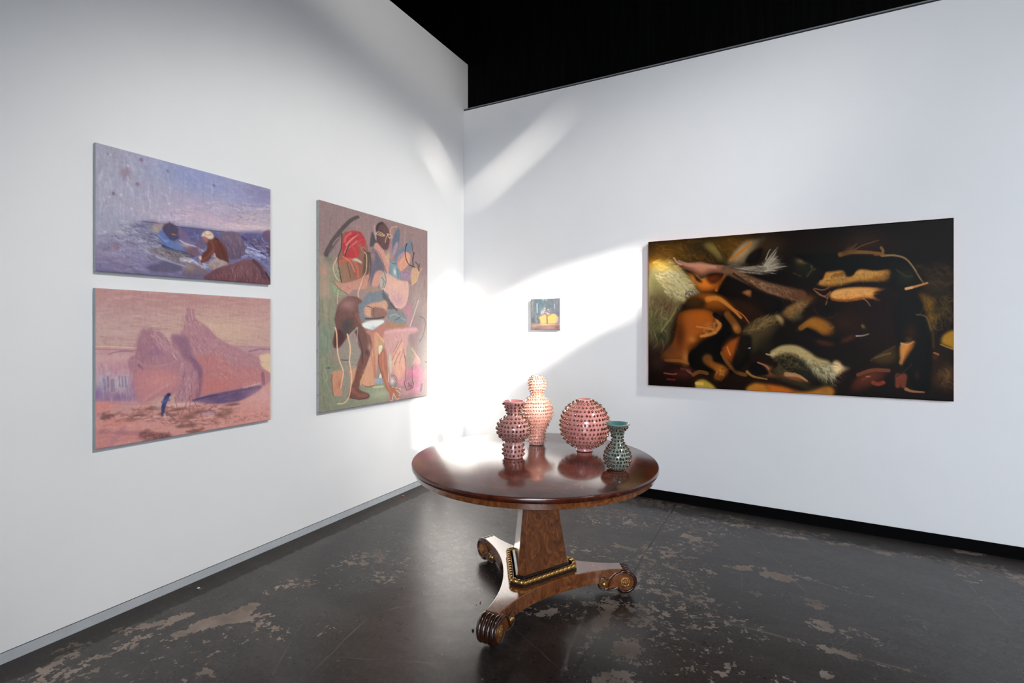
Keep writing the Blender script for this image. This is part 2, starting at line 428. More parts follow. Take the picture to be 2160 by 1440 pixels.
# ------------------------------------------------------------------ furniture and ceramic materials
def m_wood(name, dark, mid, light, rough=.16, scale=1.0, coat=.6, figure=1.0, radial=False):
    t = NT(name)
    v = t.mapping(scale=(3.2 * scale, 5.5 * scale, 3.4 * scale), rot=(.2, .6, .5))
    a = t.noise(v, 2.0, 6, .60, 2.2 * figure)
    b = t.noise(t.mapping(scale=(6 * scale, 60 * scale, 6 * scale), rot=(0, 0, .5)), 4, 4, .6)
    f = t.math('ADD', t.math('MULTIPLY', a, .86), t.math('MULTIPLY', b, .14))
    c = t.ramp(f, [(.32, L4(dark)), (.5, L4(mid)), (.68, L4(light))])
    if radial:                                       # crossbanded rim and a faint ring of wear on the table top
        sx = t.n('ShaderNodeSeparateXYZ'); t.link(t.tc.outputs['Object'], sx.inputs[0])
        r = t.math('SQRT', t.math('ADD', t.math('POWER', sx.outputs[0], 2), t.math('POWER', sx.outputs[1], 2)))
        rim = t.ramp(r, [(.575, (0, 0, 0, 1)), (.585, (1, 1, 1, 1))])
        c = t.mix(t.math('MULTIPLY', rim, .45), c, L4(dark))
        # leaves of veneer meeting at the centre
        wv = t.math('ABSOLUTE', t.math('ADD', t.math('MULTIPLY', sx.outputs[0], .62), t.math('MULTIPLY', sx.outputs[1], .78)))
        sm = t.ramp(wv, [(.0, (1, 1, 1, 1)), (.003, (0, 0, 0, 1))])
        c = t.mix(t.math('MULTIPLY', sm, .6), c, L4((24, 10, 6)))
    rr = t.math('ADD', t.math('MULTIPLY', t.noise(t.mapping(), 7, 5, .7), .18), rough - .08)
    t.set(color=c, rough=rr, spec=.6, coat=coat, coat_rough=max(.05, rough * .6), coat_ior=1.5 if radial else 1.8)
    h = t.math('ADD', t.math('MULTIPLY', b, .35), t.math('MULTIPLY', t.noise(t.mapping(), 10, 3), .4))
    t.bump(h, .10, .004)
    return t.m
TOPW = m_wood('dark rosewood table top', (44, 16, 8), (86, 34, 17), (124, 56, 30), .17, 1, .35, 1, True)
WALNUT = m_wood('figured walnut', (82, 40, 17), (120, 66, 30), (154, 92, 46), .17, 1.3, 1.0, 1.4)
WALNUTD = m_wood('dark walnut carving', (22, 11, 7), (54, 26, 14), (84, 44, 24), .22, 1.5, .4)
EBON = m_plain('ebonised moulding', (.010, .008, .010, 1), .3, coat=.3)
def m_gilt():
    t = NT('worn gilt')
    v = t.mapping()
    n = t.noise(v, 60, 4, .6)
    c = t.ramp(n, [(.38, (.20, .09, .025, 1)), (.5, (.62, .36, .10, 1)), (.75, (.86, .58, .20, 1))])
    t.set(color=c, rough=.32, metal=.92)
    t.bump(n, .25, .002)
    return t.m
GILT = m_gilt()
def m_gilt2():
    t = NT('carved gilt rosette'); v = t.mapping()
    n = t.noise(v, 260, 3, .6)
    t.set(color=t.ramp(n, [(.42, (.12, .04, .012, 1)), (.55, (.70, .36, .12, 1))]), rough=.4, metal=.85)
    t.bump(n, .8, .003)
    return t.m
ROSET = m_gilt2()
IRON = m_plain('dark caster metal', (.02, .016, .013, 1), .35, .8)

# ------------------------------------------------------------------ table
TC = Vector((1.755, -1.9035, 0)); TC.z = fz(TC.x)
TILT = (0, -SL, 0)
TURN = .038                                      # the base stands turned a little
TOPO = (-.030, .045, 0)                          # the heavy top sits slightly off the pedestal
table = empty('pedestal_table', TC, TILT)
tag(table, 'round dark wood pedestal table with scrolled feet holding four studded vases', 'table')
TR = .671
def top_prof(pts): return pts
bm = bmesh.new()
lathe(bm, [(TR - .02, .7125), (TR - .003, .7135), (TR, .717), (TR + .001, .733), (TR - .002, .7385), (TR - .006, .74)], 160, True, True)
from_bm('tabletop', bm, TOPW, table, True, TOPO)
bm = bmesh.new()
lathe(bm, [(TR - .10, .679), (TR - .026, .679), (TR - .0165, .684), (TR - .0155, .709), (TR - .019, .7124), (TR - .10, .7124)], 160, True, True)
fr = from_bm('apron', bm, WALNUT, table, True, TOPO); fr['label'] = 'reddish walnut apron under the lip of the top'
bm = bmesh.new(); prism(bm, [( -.3, -.04), (.3, -.04), (.3, .04), (-.3, .04)], .655, .6789)
bearer = from_bm('bearer', bm, WALNUTD, table)

def tri(ir, half, cw=None):
    """chamfered triangle: three long faces at inradius ir with half length half; corners towards 30, -90 and 150 degrees"""
    pts = []
    for k in range(3):
        n = R(-30 + 120 * k) + TURN                        # normal of the face
        nx, ny = math.cos(n), math.sin(n); tx, ty = -ny, nx
        pts += [(nx * ir - tx * half, ny * ir - ty * half), (nx * ir + tx * half, ny * ir + ty * half)]
    return pts
bm = bmesh.new()
prism(bm, tri(.107, .147), .165, .674, [(x - .010, y + .016) for x, y in tri(.060, .078)])
from_bm('column', bm, WALNUT, table, False, bevel=.0025)
bm = bmesh.new(); prism(bm, tri(.146, .176), .1482, .1580)
prism(bm, tri(.122, .155), .1580, .184, tri(.112, .149))
from_bm('plinth', bm, EBON, table, False, bevel=.002)
# gilt bead moulding around the foot of the column: every bead its own part
bmesh_bead = bmesh.new()
prof = [(0.0, -.0125), (.0088, -.0122), (.0116, -.008), (.0128, 0), (.0116, .008), (.0088, .0122), (0, .0125)]
lathe(bmesh_bead, prof, 12, False, False)
bmesh.ops.rotate(bmesh_bead, verts=bmesh_bead.verts, cent=(0, 0, 0), matrix=Matrix.Rotation(R(90), 3, 'Y'))
bead_me = bpy.data.meshes.new('bead'); bmesh_bead.to_mesh(bead_me); bmesh_bead.free()
bead_me.materials.append(GILT); bead_me.polygons.foreach_set('use_smooth', [True] * len(bead_me.polygons))
reel_bm = bmesh.new()
lathe(reel_bm, [(0, -.0032), (.0085, -.0032), (.0098, 0), (.0085, .0032), (0, .0032)], 12, False, False)
bmesh.ops.rotate(reel_bm, verts=reel_bm.verts, cent=(0, 0, 0), matrix=Matrix.Rotation(R(90), 3, 'Y'))
reel_me = bpy.data.meshes.new('reel'); reel_bm.to_mesh(reel_me); reel_bm.free(); reel_me.materials.append(GILT)
P = tri(.137, .170)
for k in range(6):
    a = Vector(P[k] + (0,)); b = Vector(P[(k + 1) % 6] + (0,)); d = b - a
    n = 12 if k % 2 == 0 else 2
    for i in range(n):
        p = a + d * ((i + .5) / n)
        o = link_mesh('bead', bead_me, None, table); o.location = (p.x, p.y, .1705)
        o.rotation_euler = (0, 0, math.atan2(d.y, d.x))
        o.scale = ((d.length / n - .0038) / .025, 1.02, 1.10)
        q = a + d * (i / n)
        o = link_mesh('reel', reel_me, None, table); o.location = (q.x, q.y, .1705)
        o.rotation_euler = (0, 0, math.atan2(d.y, d.x)); o.scale = (1, 1.18, 1.27)
# three-armed platform
RA, HW = .480, .037
arms = [R(30) + TURN, R(150) + TURN, R(270) + TURN]
plan = []
for k in range(3):
    a = arms[k]; b = arms[(k + 1) % 3]
    u = Vector((math.cos(a), math.sin(a))); w = Vector((-u.y, u.x))
    u2 = Vector((math.cos(b), math.sin(b))); w2 = Vector((-u2.y, u2.x))
    s = u * RA + w * HW; e = u2 * RA - w2 * HW
    plan += [tuple(u * RA - w * HW)]
    m = Vector((math.cos((a + b if b > a else a + b + 2 * math.pi) / 2), math.sin((a + b if b > a else a + b + 2 * math.pi) / 2))) * .160
    # cubic from the end of one arm to the next, hugging the middle
    c1 = s - u * .265; c2 = e - u2 * .265
    for i in range(25):
        t = i / 24
        plan.append(tuple(s * (1 - t) ** 3 + c1 * 3 * t * (1 - t) ** 2 + c2 * 3 * t * t * (1 - t) + e * t ** 3))
bm = bmesh.new(); prism(bm, plan, .074, .148)
from_bm('platform', bm, WALNUT, table, False, bevel=.003)

# scroll feet
def spiral_outline():
    """side view of the scroll foot, x outwards along the arm, z up; big roll at the end, small roll behind"""
    pts = []
    bx, bz, br = .494, .080, .058                    # big roll
    sx, sz, sr = .376, .074, .034                    # small roll
    for i in range(0, 18):                            # over the top and round the outside of the big roll
        a = R(112 - i * 16.5); pts.append((bx + br * math.cos(a), bz + br * math.sin(a)))
    pts += [(.444, .046), (.425, .041), (.402, .038)]
    for i in range(0, 11):
        a = R(-60 - i * 19.5); pts.append((sx + sr * math.cos(a), sz + sr * math.sin(a)))
    pts += [(.398, .098), (.416, .110), (.432, .124), (.448, .134)]
    return pts
SO = spiral_outline()
def side_body(hw0, hw1, inset=0):
    bm = bmesh.new()
    c = Vector((.45, .08))
    pts = [(p[0] + (c.x - p[0]) * inset, p[1] + (c.y - p[1]) * inset) for p in SO]
    for s0, s1 in ((hw0, hw1),):
        A = [bm.verts.new((x, s0, z)) for x, z in pts]; B = [bm.verts.new((x, s1, z)) for x, z in pts]
        n = len(pts)
        bm.faces.new(A[::-1]); bm.faces.new(B)
        for i in range(n): bm.faces.new((A[i], A[(i + 1) % n], B[(i + 1) % n], B[i]))
    return bm
def tube_path(bm, pts, r, n=8, taper=None):
    rings = []
    for i, p in enumerate(pts):
        t = (pts[min(i + 1, len(pts) - 1)] - pts[max(i - 1, 0)]).normalized()
        up = Vector((0, 1, 0)); s = t.cross(up).normalized(); u = s.cross(t)
        rr = r if taper is None else r * taper(i / (len(pts) - 1))
        rings.append([bm.verts.new(p + s * rr * math.cos(2 * math.pi * k / n) + u * rr * math.sin(2 * math.pi * k / n)) for k in range(n)])
    for A, B in zip(rings, rings[1:]):
        for k in range(n): bm.faces.new((A[k], A[(k + 1) % n], B[(k + 1) % n], B[k]))
    bm.faces.new(rings[0][::-1]); bm.faces.new(rings[-1])
foot_parts = []
def foot_meshes():
    ms = []
    bm = side_body(-.0450, .0450, .0)
    ms.append(('foot_scroll', bm, WALNUT, .003, False))
    # reeded roll: ridges running round the outside of the big roll
    for j, y in enumerate((-.0345, -.0115, .0115, .0345)):
        bm = bmesh.new()
        pts = []
        for i in range(26):
            a = R(118 - i * 10.2)
            pts.append(Vector((.494 + .0545 * math.cos(a), y, .080 + .0545 * math.sin(a))))
        tube_path(bm, pts, .0122, 10)
        ms.append(('reed', bm, WALNUTD, 0, True))
    for s in (-1, 1):
        # raised S moulding on the side
        bm = bmesh.new(); Y_ = s * .0465
        pts = []                                      # upper line: round the big roll, then down to wrap the small one
        for i in range(27):
            a = R(-150 + i * 9.6); pts.append(Vector((.494 + .050 * math.cos(a), Y_, .080 + .050 * math.sin(a))))
        for x, z in ((.452, .128), (.436, .118), (.420, .102), (.408, .088)): pts.append(Vector((x, Y_, z)))
        for i in range(7):
            a = R(5 - i * 14); pts.append(Vector((.376 + .027 * math.cos(a), Y_, .072 + .027 * math.sin(a))))
        tube_path(bm, pts, .0050, 8)
        pts = [Vector((x, Y_, z)) for x, z in ((.450, .052), (.432, .046), (.410, .042), (.392, .040))]
        for i in range(20):
            a = R(-72 - i * 12.5); pts.append(Vector((.376 + .032 * math.cos(a), Y_, .074 + .032 * math.sin(a))))
        tube_path(bm, pts, .0048, 8)
        ms.append(('scroll_moulding', bm, WALNUTD, 0, True))
        bm = bmesh.new()
        lathe(bm, [(.027, 0), (.0275, .004), (.021, .0065), (.019, .005), (.0165, .0045), (.014, .0075), (.008, .009), (.006, .0075), (.004, .010), (0, .011)], 24, False, True)
        for v in bm.verts:                            # petals
            r = math.hypot(v.co.x, v.co.y); a = math.atan2(v.co.y, v.co.x)
            if .008 < r < .022: v.co.z += .0018 * math.cos(8 * a)
        bmesh.ops.rotate(bm, verts=bm.verts, cent=(0, 0, 0), matrix=Matrix.Rotation(R(-90 * s), 3, 'X'))
        bmesh.ops.translate(bm, verts=bm.verts, vec=(.494, s * .0445, .080))
        ms.append(('rosette', bm, ROSET, 0, True))
        bm = bmesh.new()
        lathe(bm, [(.0165, 0), (.016, .004), (.012, .010), (.006, .0135), (0, .0142)], 20, False, True)
        bmesh.ops.rotate(bm, verts=bm.verts, cent=(0, 0, 0), matrix=Matrix.Rotation(R(-90 * s), 3, 'X'))
        bmesh.ops.translate(bm, verts=bm.verts, vec=(.376, s * .0445, .073))
        ms.append(('boss', bm, GILT, 0, True))
    bm = bmesh.new()                                  # caster
    lathe(bm, [(.010, .012), (.012, .018), (.011, .032)], 14, True, True)
    bmesh.ops.translate(bm, verts=bm.verts, vec=(.492, 0, 0))
    b2 = bmesh.new()
    lathe(bm, [(.0, .0), (.001, .0)], 6, False, False)
    b2.free()
    ring = [(0, -.009), (.011, -.009), (.0135, -.005), (.0135, .005), (.011, .009), (0, .009)]
    vs0 = len(bm.verts)
    lathe(bm, ring, 18, False, False)
    bm.verts.ensure_lookup_table()
    vv = list(bm.verts)[vs0:]
    bmesh.ops.rotate(bm, verts=vv, cent=(0, 0, 0), matrix=Matrix.Rotation(R(90), 3, 'X'))
    bmesh.ops.translate(bm, verts=vv, vec=(.486, 0, .0136))
    bm.verts.ensure_lookup_table()
    bmesh.ops.delete(bm, geom=[v for v in bm.verts if abs(v.co.x) < .01], context='VERTS')
    ms.append(('caster', bm, IRON, 0, True))
    out = []
    for name, bm, mat, bev, smooth in ms:
        bmesh.ops.recalc_face_normals(bm, faces=bm.faces)
        if bev:
            ed = [e for e in bm.edges if len(e.link_faces) == 2 and e.calc_face_angle(0) > R(60)]
            bmesh.ops.bevel(bm, geom=ed, offset=bev, segments=2, affect='EDGES', clamp_overlap=True)
        me = bpy.data.meshes.new(name); bm.to_mesh(me); bm.free(); me.materials.append(mat)
        me.polygons.foreach_set('use_smooth', [True] * len(me.polygons)); me.set_sharp_from_angle(angle=R(45))
        out.append((name, me))
    return out
FM = foot_meshes()
for a in arms:
    base = None
    for name, me in FM:
        o = link_mesh(name, me, None, table if base is None else base)
        if base is None:
            base = o; o.rotation_euler = (0, 0, a)

# ------------------------------------------------------------------ studded vases
def m_glaze(name, c, rough=.16):
    t = NT(name); v = t.mapping()
    n = t.noise(v, 14, 4, .6)
    lo = tuple(x * .86 for x in lin(c)) + (1,); hi = tuple(min(1, x * 1.08) for x in lin(c)) + (1,)
    t.set(color=t.mix(n, lo, hi), rough=rough, spec=.5, coat=.6, coat_rough=.06)
    t.bump(t.noise(v, 45, 2), .12, .003)
    return t.m
def m_lustre(name, dark, light, rough=.2, metal=.75):
    t = NT(name); v = t.mapping()
    n = t.noise(v, 120, 2, .5)
    t.set(color=t.ramp(n, [(.35, dark), (.65, light)]), rough=rough, metal=metal, coat=.5, coat_rough=.08)
    return t.m
def interp_prof(prof, m=60):
    zs = [p[1] for p in prof]; rs = [p[0] for p in prof]
    # arc-length Catmull-Rom through the silhouette points
    out = []
    P = [prof[0]] + list(prof) + [prof[-1]]
    seg = len(prof) - 1
    per = max(3, m // seg)
    for i in range(seg):
        p0, p1, p2, p3 = [np.array(P[i + j]) for j in range(4)]
        for k in range(per):
            t = k / per
            out.append(tuple(.5 * ((2 * p1) + (-p0 + p2) * t + (2 * p0 - 5 * p1 + 4 * p2 - p3) * t * t + (-p0 + 3 * p1 - 3 * p2 + p3) * t ** 3)))
    out.append(tuple(prof[-1])); return [(max(a, 0), b) for a, b in out]
def vase(name, label, px, py_base, depth, prof, inner, glaze, inglaze, lustre, rows, spacing, rad, length, jitter=.15, cap=False, rot=0, lean=.35, rimpart=True):
    # stand on the table top at the given camera depth
    d = ray(px, 692) * (depth / FPX)
    x, y = CAM.x + d.x, CAM.y + d.y
    z = fz(TC.x) + .7405 + SL * (x - TC.x)
    root = empty(name, (x, y, z + .0008), (0, -SL, rot))
    tag(root, label, 'vase', 'studded ceramic vases on the round table')
    pr = interp_prof(prof)
    full = pr + inner
    bm = bmesh.new()
    lathe(bm, [(pr[0][0] * .9, 0.0)] + [(r, max(zz, .0015)) for r, zz in full], 64, False, True)
    body = from_bm('body', bm, glaze, root, True)
    if inglaze is not None:
        body.data.materials.append(inglaze)
        zr = prof[-1][1]
        nin = (len(pr)) * 64
        for p in body.data.polygons:
            c = p.center; 
            n = p.normal
            if c.z > .03 and (n.x * c.x + n.y * c.y) < -1e-6 and c.z > inner[-1][1] and p.index >= 0:
                # only faces of the inner skin look towards the axis
                rr = math.hypot(c.x, c.y)
                ro = np.interp(c.z, [q[1] for q in pr], [q[0] for q in pr])
                if rr < ro - .0015: p.material_index = 1
    # studs
    rng = random.Random(len(label))
    segs = 7
    V, F = [], []
    rp = np.array(pr)
    for zi in rows:
        k = int(np.argmin(abs(rp[:, 1] - zi)))
        k0, k1 = max(k - 1, 0), min(k + 1, len(rp) - 1)
        dr, dz = rp[k1] - rp[k0]
        ln = math.hypot(dr, dz) + 1e-9
        nr, nz = dz / ln, -dr / ln
        r = rp[k, 0]
        cnt = max(5, int(round(2 * math.pi * r / spacing)))
        ph = rng.random()
        for i in range(cnt):
            a = 2 * math.pi * (i + ph + rng.uniform(-jitter, jitter)) / cnt
            zz = zi + rng.uniform(-.0016, .0016)
            rr = float(np.interp(zz, rp[:, 1], rp[:, 0])) if nr > .4 else r
            er = Vector((math.cos(a), math.sin(a), 0)); et = Vector((-er.y, er.x, 0))
            n = (er * nr + Vector((0, 0, nz))).normalized()
            up = n.cross(et) * -1
            if up.z < 0: up = -up
            base = er * rr + Vector((0, 0, zz)) - n * .0015
            s = rng.uniform(.86, 1.12)
            off = len(V)
            sidew = rng.uniform(-.25, .1)
            for (rad_k, h_k, shift) in ((1.0, 0, 0), (.95, .32, .02), (.66, .66, .14), (.36, .90, .30)):
                cc = base + n * (length * h_k * s) + (up * lean + et * sidew * .5) * (length * shift * 1.6)
                for j in range(segs):
                    t = 2 * math.pi * j / segs
                    V.append(cc + (et * math.cos(t) + up * math.sin(t) * 1.15) * (rad * rad_k * s))
            V.append(base + n * (length * s) + (up * lean + et * sidew * .5) * (length * .38 * 1.6))
            tip = len(V) - 1
            for q in range(3):
                for j in range(segs):
                    j2 = (j + 1) % segs
                    F.append((off + q * segs + j, off + q * segs + j2, off + (q + 1) * segs + j2, off + (q + 1) * segs + j))
            for j in range(segs): F.append((off + 3 * segs + j, off + 3 * segs + (j + 1) % segs, tip))
    me = bpy.data.meshes.new('studs'); me.from_pydata([tuple(v) for v in V], [], F)
    st = link_mesh('studs', me, lustre, root, True)
    st['kind'] = 'stuff'; st['label'] = 'rows of metallic bronze studs'
    return root

PINKD = m_glaze('dusty pink glaze', (186, 136, 130)); PINKL = m_glaze('pale pink glaze', (212, 156, 144)); PINKC = m_glaze('coral pink glaze', (222, 150, 144))
GREEN = m_glaze('celadon glaze', (132, 146, 134)); TEAL = m_glaze('teal glaze', (78, 122, 122), .22); PINKIN = m_glaze('rose inner glaze', (186, 118, 118), .25)
BR1 = m_lustre('bronze lustre', (.10, .028, .020, 1), (.36, .15, .10, 1))
BR2 = m_lustre('pale bronze lustre', (.42, .16, .10, 1), (.78, .50, .36, 1), .25, .6)
BR3 = m_lustre('gold bronze lustre', (.16, .05, .03, 1), (.46, .22, .12, 1))
BR4 = m_lustre('dark bronze lustre', (.045, .025, .018, 1), (.19, .115, .07, 1))

def rws(a, b, n): return [a + (b - a) * i / (n - 1) for i in range(n)]
vase('vase', 'dusty pink studded vase with wide waist and flared open neck, leftmost on the table', 1083, 960, 2.816,
     [(.053, 0), (.056, .02), (.056, .05), (.052, .075), (.048, .088), (.060, .103), (.082, .125), (.092, .150), (.090, .175), (.074, .202), (.050, .222), (.037, .236), (.036, .252), (.043, .274), (.053, .292), (.059, .310), (.0585, .314)],
     [(.054, .3145), (.049, .306), (.040, .276), (.032, .25), (.031, .235), (.0, .225)], PINKD, PINKIN, BR1,
     [.020, .043, .066, .098, .118, .138, .160, .182, .202, .220, .243,   .262, .280, .298], .0225, .0068, .0115)
vase('vase', 'tall pale pink studded bottle vase with closed knobbly top, rearmost on the table', 1132, 932, 3.145,
     [(.049, 0), (.051, .02), (.049, .047), (.050, .07), (.060, .10), (.077, .135), (.091, .170), (.096, .198), (.094, .226), (.083, .256), (.063, .279), (.044, .292), (.0365, .302), (.036, .318), (.046, .336), (.050, .356), (.050, .385), (.044, .405), (.026, .419), (.010, .424), (.0, .4245)],
     [], PINKL, None, BR2,
     rws(.016, .280, 14) + [.294, .309, .325, .341, .358, .375, .392, .406, .416], .0150, .0054, .0108, cap=True)
vase('vase', 'large round coral pink studded vase with tiny rim and narrow foot', 1233, 948, 2.985,
     [(.050, 0), (.047, .010), (.049, .020), (.075, .032), (.105, .052), (.126, .080), (.139, .115), (.143, .150), (.139, .185), (.127, .218), (.108, .247), (.082, .270), (.058, .283), (.047, .289), (.0455, .297), (.0455, .302)],
     [(.041, .3025), (.037, .298), (.037, .285), (.06, .27), (.0, .24)], PINKC, PINKC, BR3,
     [.033, .050, .072, .096, .121, .147, .172, .197, .221, .243, .262, .277, .291], .0225, .0069, .0118)
vase('vase', 'small celadon green studded vase with teal flared mouth, frontmost on the table', 1302, 989, 2.585,
     [(.032, 0), (.041, .008), (.058, .030), (.065, .055), (.0655, .072), (.060, .092), (.048, .112), (.034, .130), (.0265, .145), (.025, .158), (.028, .180), (.033, .198), (.042, .213), (.053, .224), (.0615, .230), (.063, .234)],
     [(.061, .2365), (.055, .2345), (.040, .222), (.028, .20), (.020, .17), (.0, .15)], GREEN, TEAL, BR4,
     [.014, .032, .050, .068, .086, .103, .119, .133, .150, .168, .186, .203, .218], .0160, .0062, .0100)

# ------------------------------------------------------------------ small debris on the floor
def crumb(px, py, s, mat, label, group, name='crumb', cat='debris'):
    p = at_floor(px, py)
    bm = bmesh.new(); bmesh.ops.create_icosphere(bm, subdivisions=1, radius=s)
    for v in bm.verts: v.co *= random.uniform(.7, 1.25); v.co.z *= .6
    o = from_bm(name, bm, mat, None, False, (p.x, p.y, p.z + s * .42))
    o.rotation_euler = (0, 0, random.random() * 6)
    tag(o, label, cat, group)
DARKC = m_plain('dark crumb', (.018, .008, .006, 1), .7)
for px, py, s in ((1013, 1272, .004), (1014, 1269, .003), (1005, 1276, .003)):
    crumb(px, py, s, DARKC, 'tiny dark crumb on the floor behind the front scrolled foot', 'dark crumbs behind the front foot')
crumb(998, 1330, .007, DARKC, 'larger dark crumb on the floor left of the front scrolled foot', None)
crumb(1010, 1345, .003, DARKC, 'speck of dark debris at the base of the front scrolled foot', None)
crumb(850, 1047, .012, m_plain('orange scrap', L4((200, 96, 50)), .7), 'small orange scrap on the floor beside the left baseboard', None, 'scrap')
crumb(419, 1241, .009, m_plain('white scrap', L4((225, 225, 230)), .7), 'small white scrap on the floor near the left baseboard', None, 'scrap')

# ------------------------------------------------------------------ paintings
# A small software brush: every picture is painted stroke by stroke into an array
# and carried by a fine grid of coloured vertices on the canvas front.
class Paint:
    def __init__(s, corners, W, H, base):
        s.W, s.H = W, H
        src = corners; dst = [(0, 0), (W, 0), (W, H), (0, H)]
        A = []; B = []
        for (x, y), (u, v) in zip(src, dst):
            A.append([x, y, 1, 0, 0, 0, -u * x, -u * y]); B.append(u)
            A.append([0, 0, 0, x, y, 1, -v * x, -v * y]); B.append(v)
        h = np.linalg.solve(np.array(A, float), np.array(B, float))
        s.Hm = np.append(h, 1).reshape(3, 3)
        s.img = np.empty((H, W, 3)); s.img[:] = base
        s.rng = np.random.RandomState(3)
        s.f = (0, 0, 1); s.sk = 1.0; s.fa = 1.0; s.vol = 0.0
    def frame(s, ox, oy, k): s.f = (ox, oy, k)
    def T(s, pts):
        p = np.array(pts, float).reshape(-1, 2)
        p = np.stack([s.f[0] + p[:, 0] / s.f[2], s.f[1] + p[:, 1] / s.f[2], np.ones(len(p))], 1) @ s.Hm.T
        return p[:, :2] / p[:, 2:3]
    def sc(s):                                        # canvas pixels per frame unit, roughly
        a = s.T([(0, 0), (0, 100)]); b = s.T([(1000, 600), (1000, 700)])
        return (np.linalg.norm(a[1] - a[0]) + np.linalg.norm(b[1] - b[0])) / 200
    def smooth(s, p, closed, m=6):
        n = len(p); out = []
        R_ = range(n if closed else n - 1)
        for i in R_:
            if closed: a, b, c, d = p[i - 1], p[i], p[(i + 1) % n], p[(i + 2) % n]
            else: a, b, c, d = p[max(i - 1, 0)], p[i], p[i + 1], p[min(i + 2, n - 1)]
            for k in range(m):
                t = k / m
                out.append(.5 * (2 * b + (c - a) * t + (2 * a - 5 * b + 4 * c - d) * t * t + (3 * b - a - 3 * c + d) * t ** 3))
        if not closed: out.append(p[-1])
        return np.array(out)
    def bb(s, p, m):
        x0 = int(max(0, p[:, 0].min() - m)); x1 = int(min(s.W, p[:, 0].max() + m + 1))
        y0 = int(max(0, p[:, 1].min() - m)); y1 = int(min(s.H, p[:, 1].max() + m + 1))
        return x0, x1, y0, y1
    def lay(s, box, m, c):
        x0, x1, y0, y1 = box
        r = s.img[y0:y1, x0:x1]
        r += (np.asarray(c, float) - r) * m[..., None]
    @staticmethod
    def blur(m, r):
        r = int(round(r))
        if r < 1: return m
        for ax in (0, 1):
            for _ in range(2):
                c = np.cumsum(np.concatenate([np.repeat(m.take([0], ax), r + 1, ax), m, np.repeat(m.take([-1], ax), r, ax)], ax), ax)
                n = m.shape[ax]
                m = (c.take(range(2 * r + 1, 2 * r + 1 + n), ax) - c.take(range(0, n), ax)) / (2 * r + 1)
        return m
    def mask(s, p, box):
        x0, x1, y0, y1 = box
        w, h = (x1 - x0) * 2, (y1 - y0) * 2
        if w <= 0 or h <= 0: return None
        xs = x0 + (np.arange(w) + .5) / 2; m = np.zeros((h, w), bool)
        ys = y0 + (np.arange(h) + .5) / 2
        q = np.roll(p, -1, 0)
        for a, b in zip(p, q):
            if a[1] == b[1]: continue
            lo, hi = (a, b) if a[1] < b[1] else (b, a)
            rows = np.where((ys >= lo[1]) & (ys < hi[1]))[0]
            if len(rows) == 0: continue
            xi = lo[0] + (ys[rows] - lo[1]) * (hi[0] - lo[0]) / (hi[1] - lo[1])
            m[rows] ^= xs[None, :] > xi[:, None]
        m = m.astype(float)
        return (m[::2, ::2] + m[1::2, ::2] + m[::2, 1::2] + m[1::2, 1::2]) / 4
    def poly(s, pts, c, a=1, soft=0, curve=True, c2=None, ang=90, edge=None):
        p = s.T(pts)
        if curve: p = s.smooth(p, True, 5)
        sf = max(soft, 2) * s.sc() * s.sk
        box = s.bb(p, sf * 2 + 2)
        m = s.mask(p, box)
        if m is None: return
        m = s.blur(m, sf)
        m = m * a
        if c2 is not None:
            x0, x1, y0, y1 = box
            Y, X = np.mgrid[y0:y1, x0:x1]
            t = (X - x0) / max(1, x1 - x0) * math.cos(R(ang)) + (Y - y0) / max(1, y1 - y0) * math.sin(R(ang))
            t = np.clip(t, 0, 1)[..., None]
            c = np.asarray(c, float) * (1 - t) + np.asarray(c2, float) * t
        if s.vol and m.shape[0] > 6 and m.shape[1] > 6:      # rounded modelling, lit from the upper left
            rr = max(3, min(14, int(min(m.shape) * .16)))
            g = s.blur(m / max(a, .01), rr); q_ = max(1, rr // 3)
            g = np.roll(np.roll(g, -q_, 0), -q_, 1)
            f = 1 - s.vol + s.vol * 1.55 * np.clip((g - .30) / .62, 0, 1)
            c = np.clip(np.asarray(c, float) * f[..., None], 0, 255)
        s.lay(box, m, c)
        if edge is not None:
            q = list(pts) + [pts[0]]
            s.stroke(q, 2.2 if len(edge) < 4 else edge[3], edge[:3], .75)
    def stroke(s, pts, w, c, a=1, soft=.25, w2=None, curve=True):
        p = s.T(pts)
        if curve and len(p) > 2: p = s.smooth(p, False, 5)
        k = s.sc(); w = w * k / 2; w2 = w if w2 is None else w2 * k / 2
        box = s.bb(p, max(w, w2) * 1.5 + 2)
        x0, x1, y0, y1 = box
        if x1 <= x0 or y1 <= y0: return
        Y, X = np.mgrid[y0:y1, x0:x1]; X = X + .5; Y = Y + .5
        best = np.full(X.shape, -9.0); n = len(p) - 1
        for i in range(n):
            A, B = p[i], p[i + 1]; d = B - A; L = d @ d + 1e-9
            t = np.clip(((X - A[0]) * d[0] + (Y - A[1]) * d[1]) / L, 0, 1)
            D = np.hypot(X - A[0] - t * d[0], Y - A[1] - t * d[1])
            ww = w + (w2 - w) * ((i + t) / n)
            e = np.maximum(ww * soft * s.sk, .6 * s.sk)
            best = np.maximum(best, (ww - D) / e + .5 * (ww > .5) + .3)
        s.lay(box, np.clip(best, 0, 1) * a * min(1, (max(w, w2) / .6) ** .7), c)
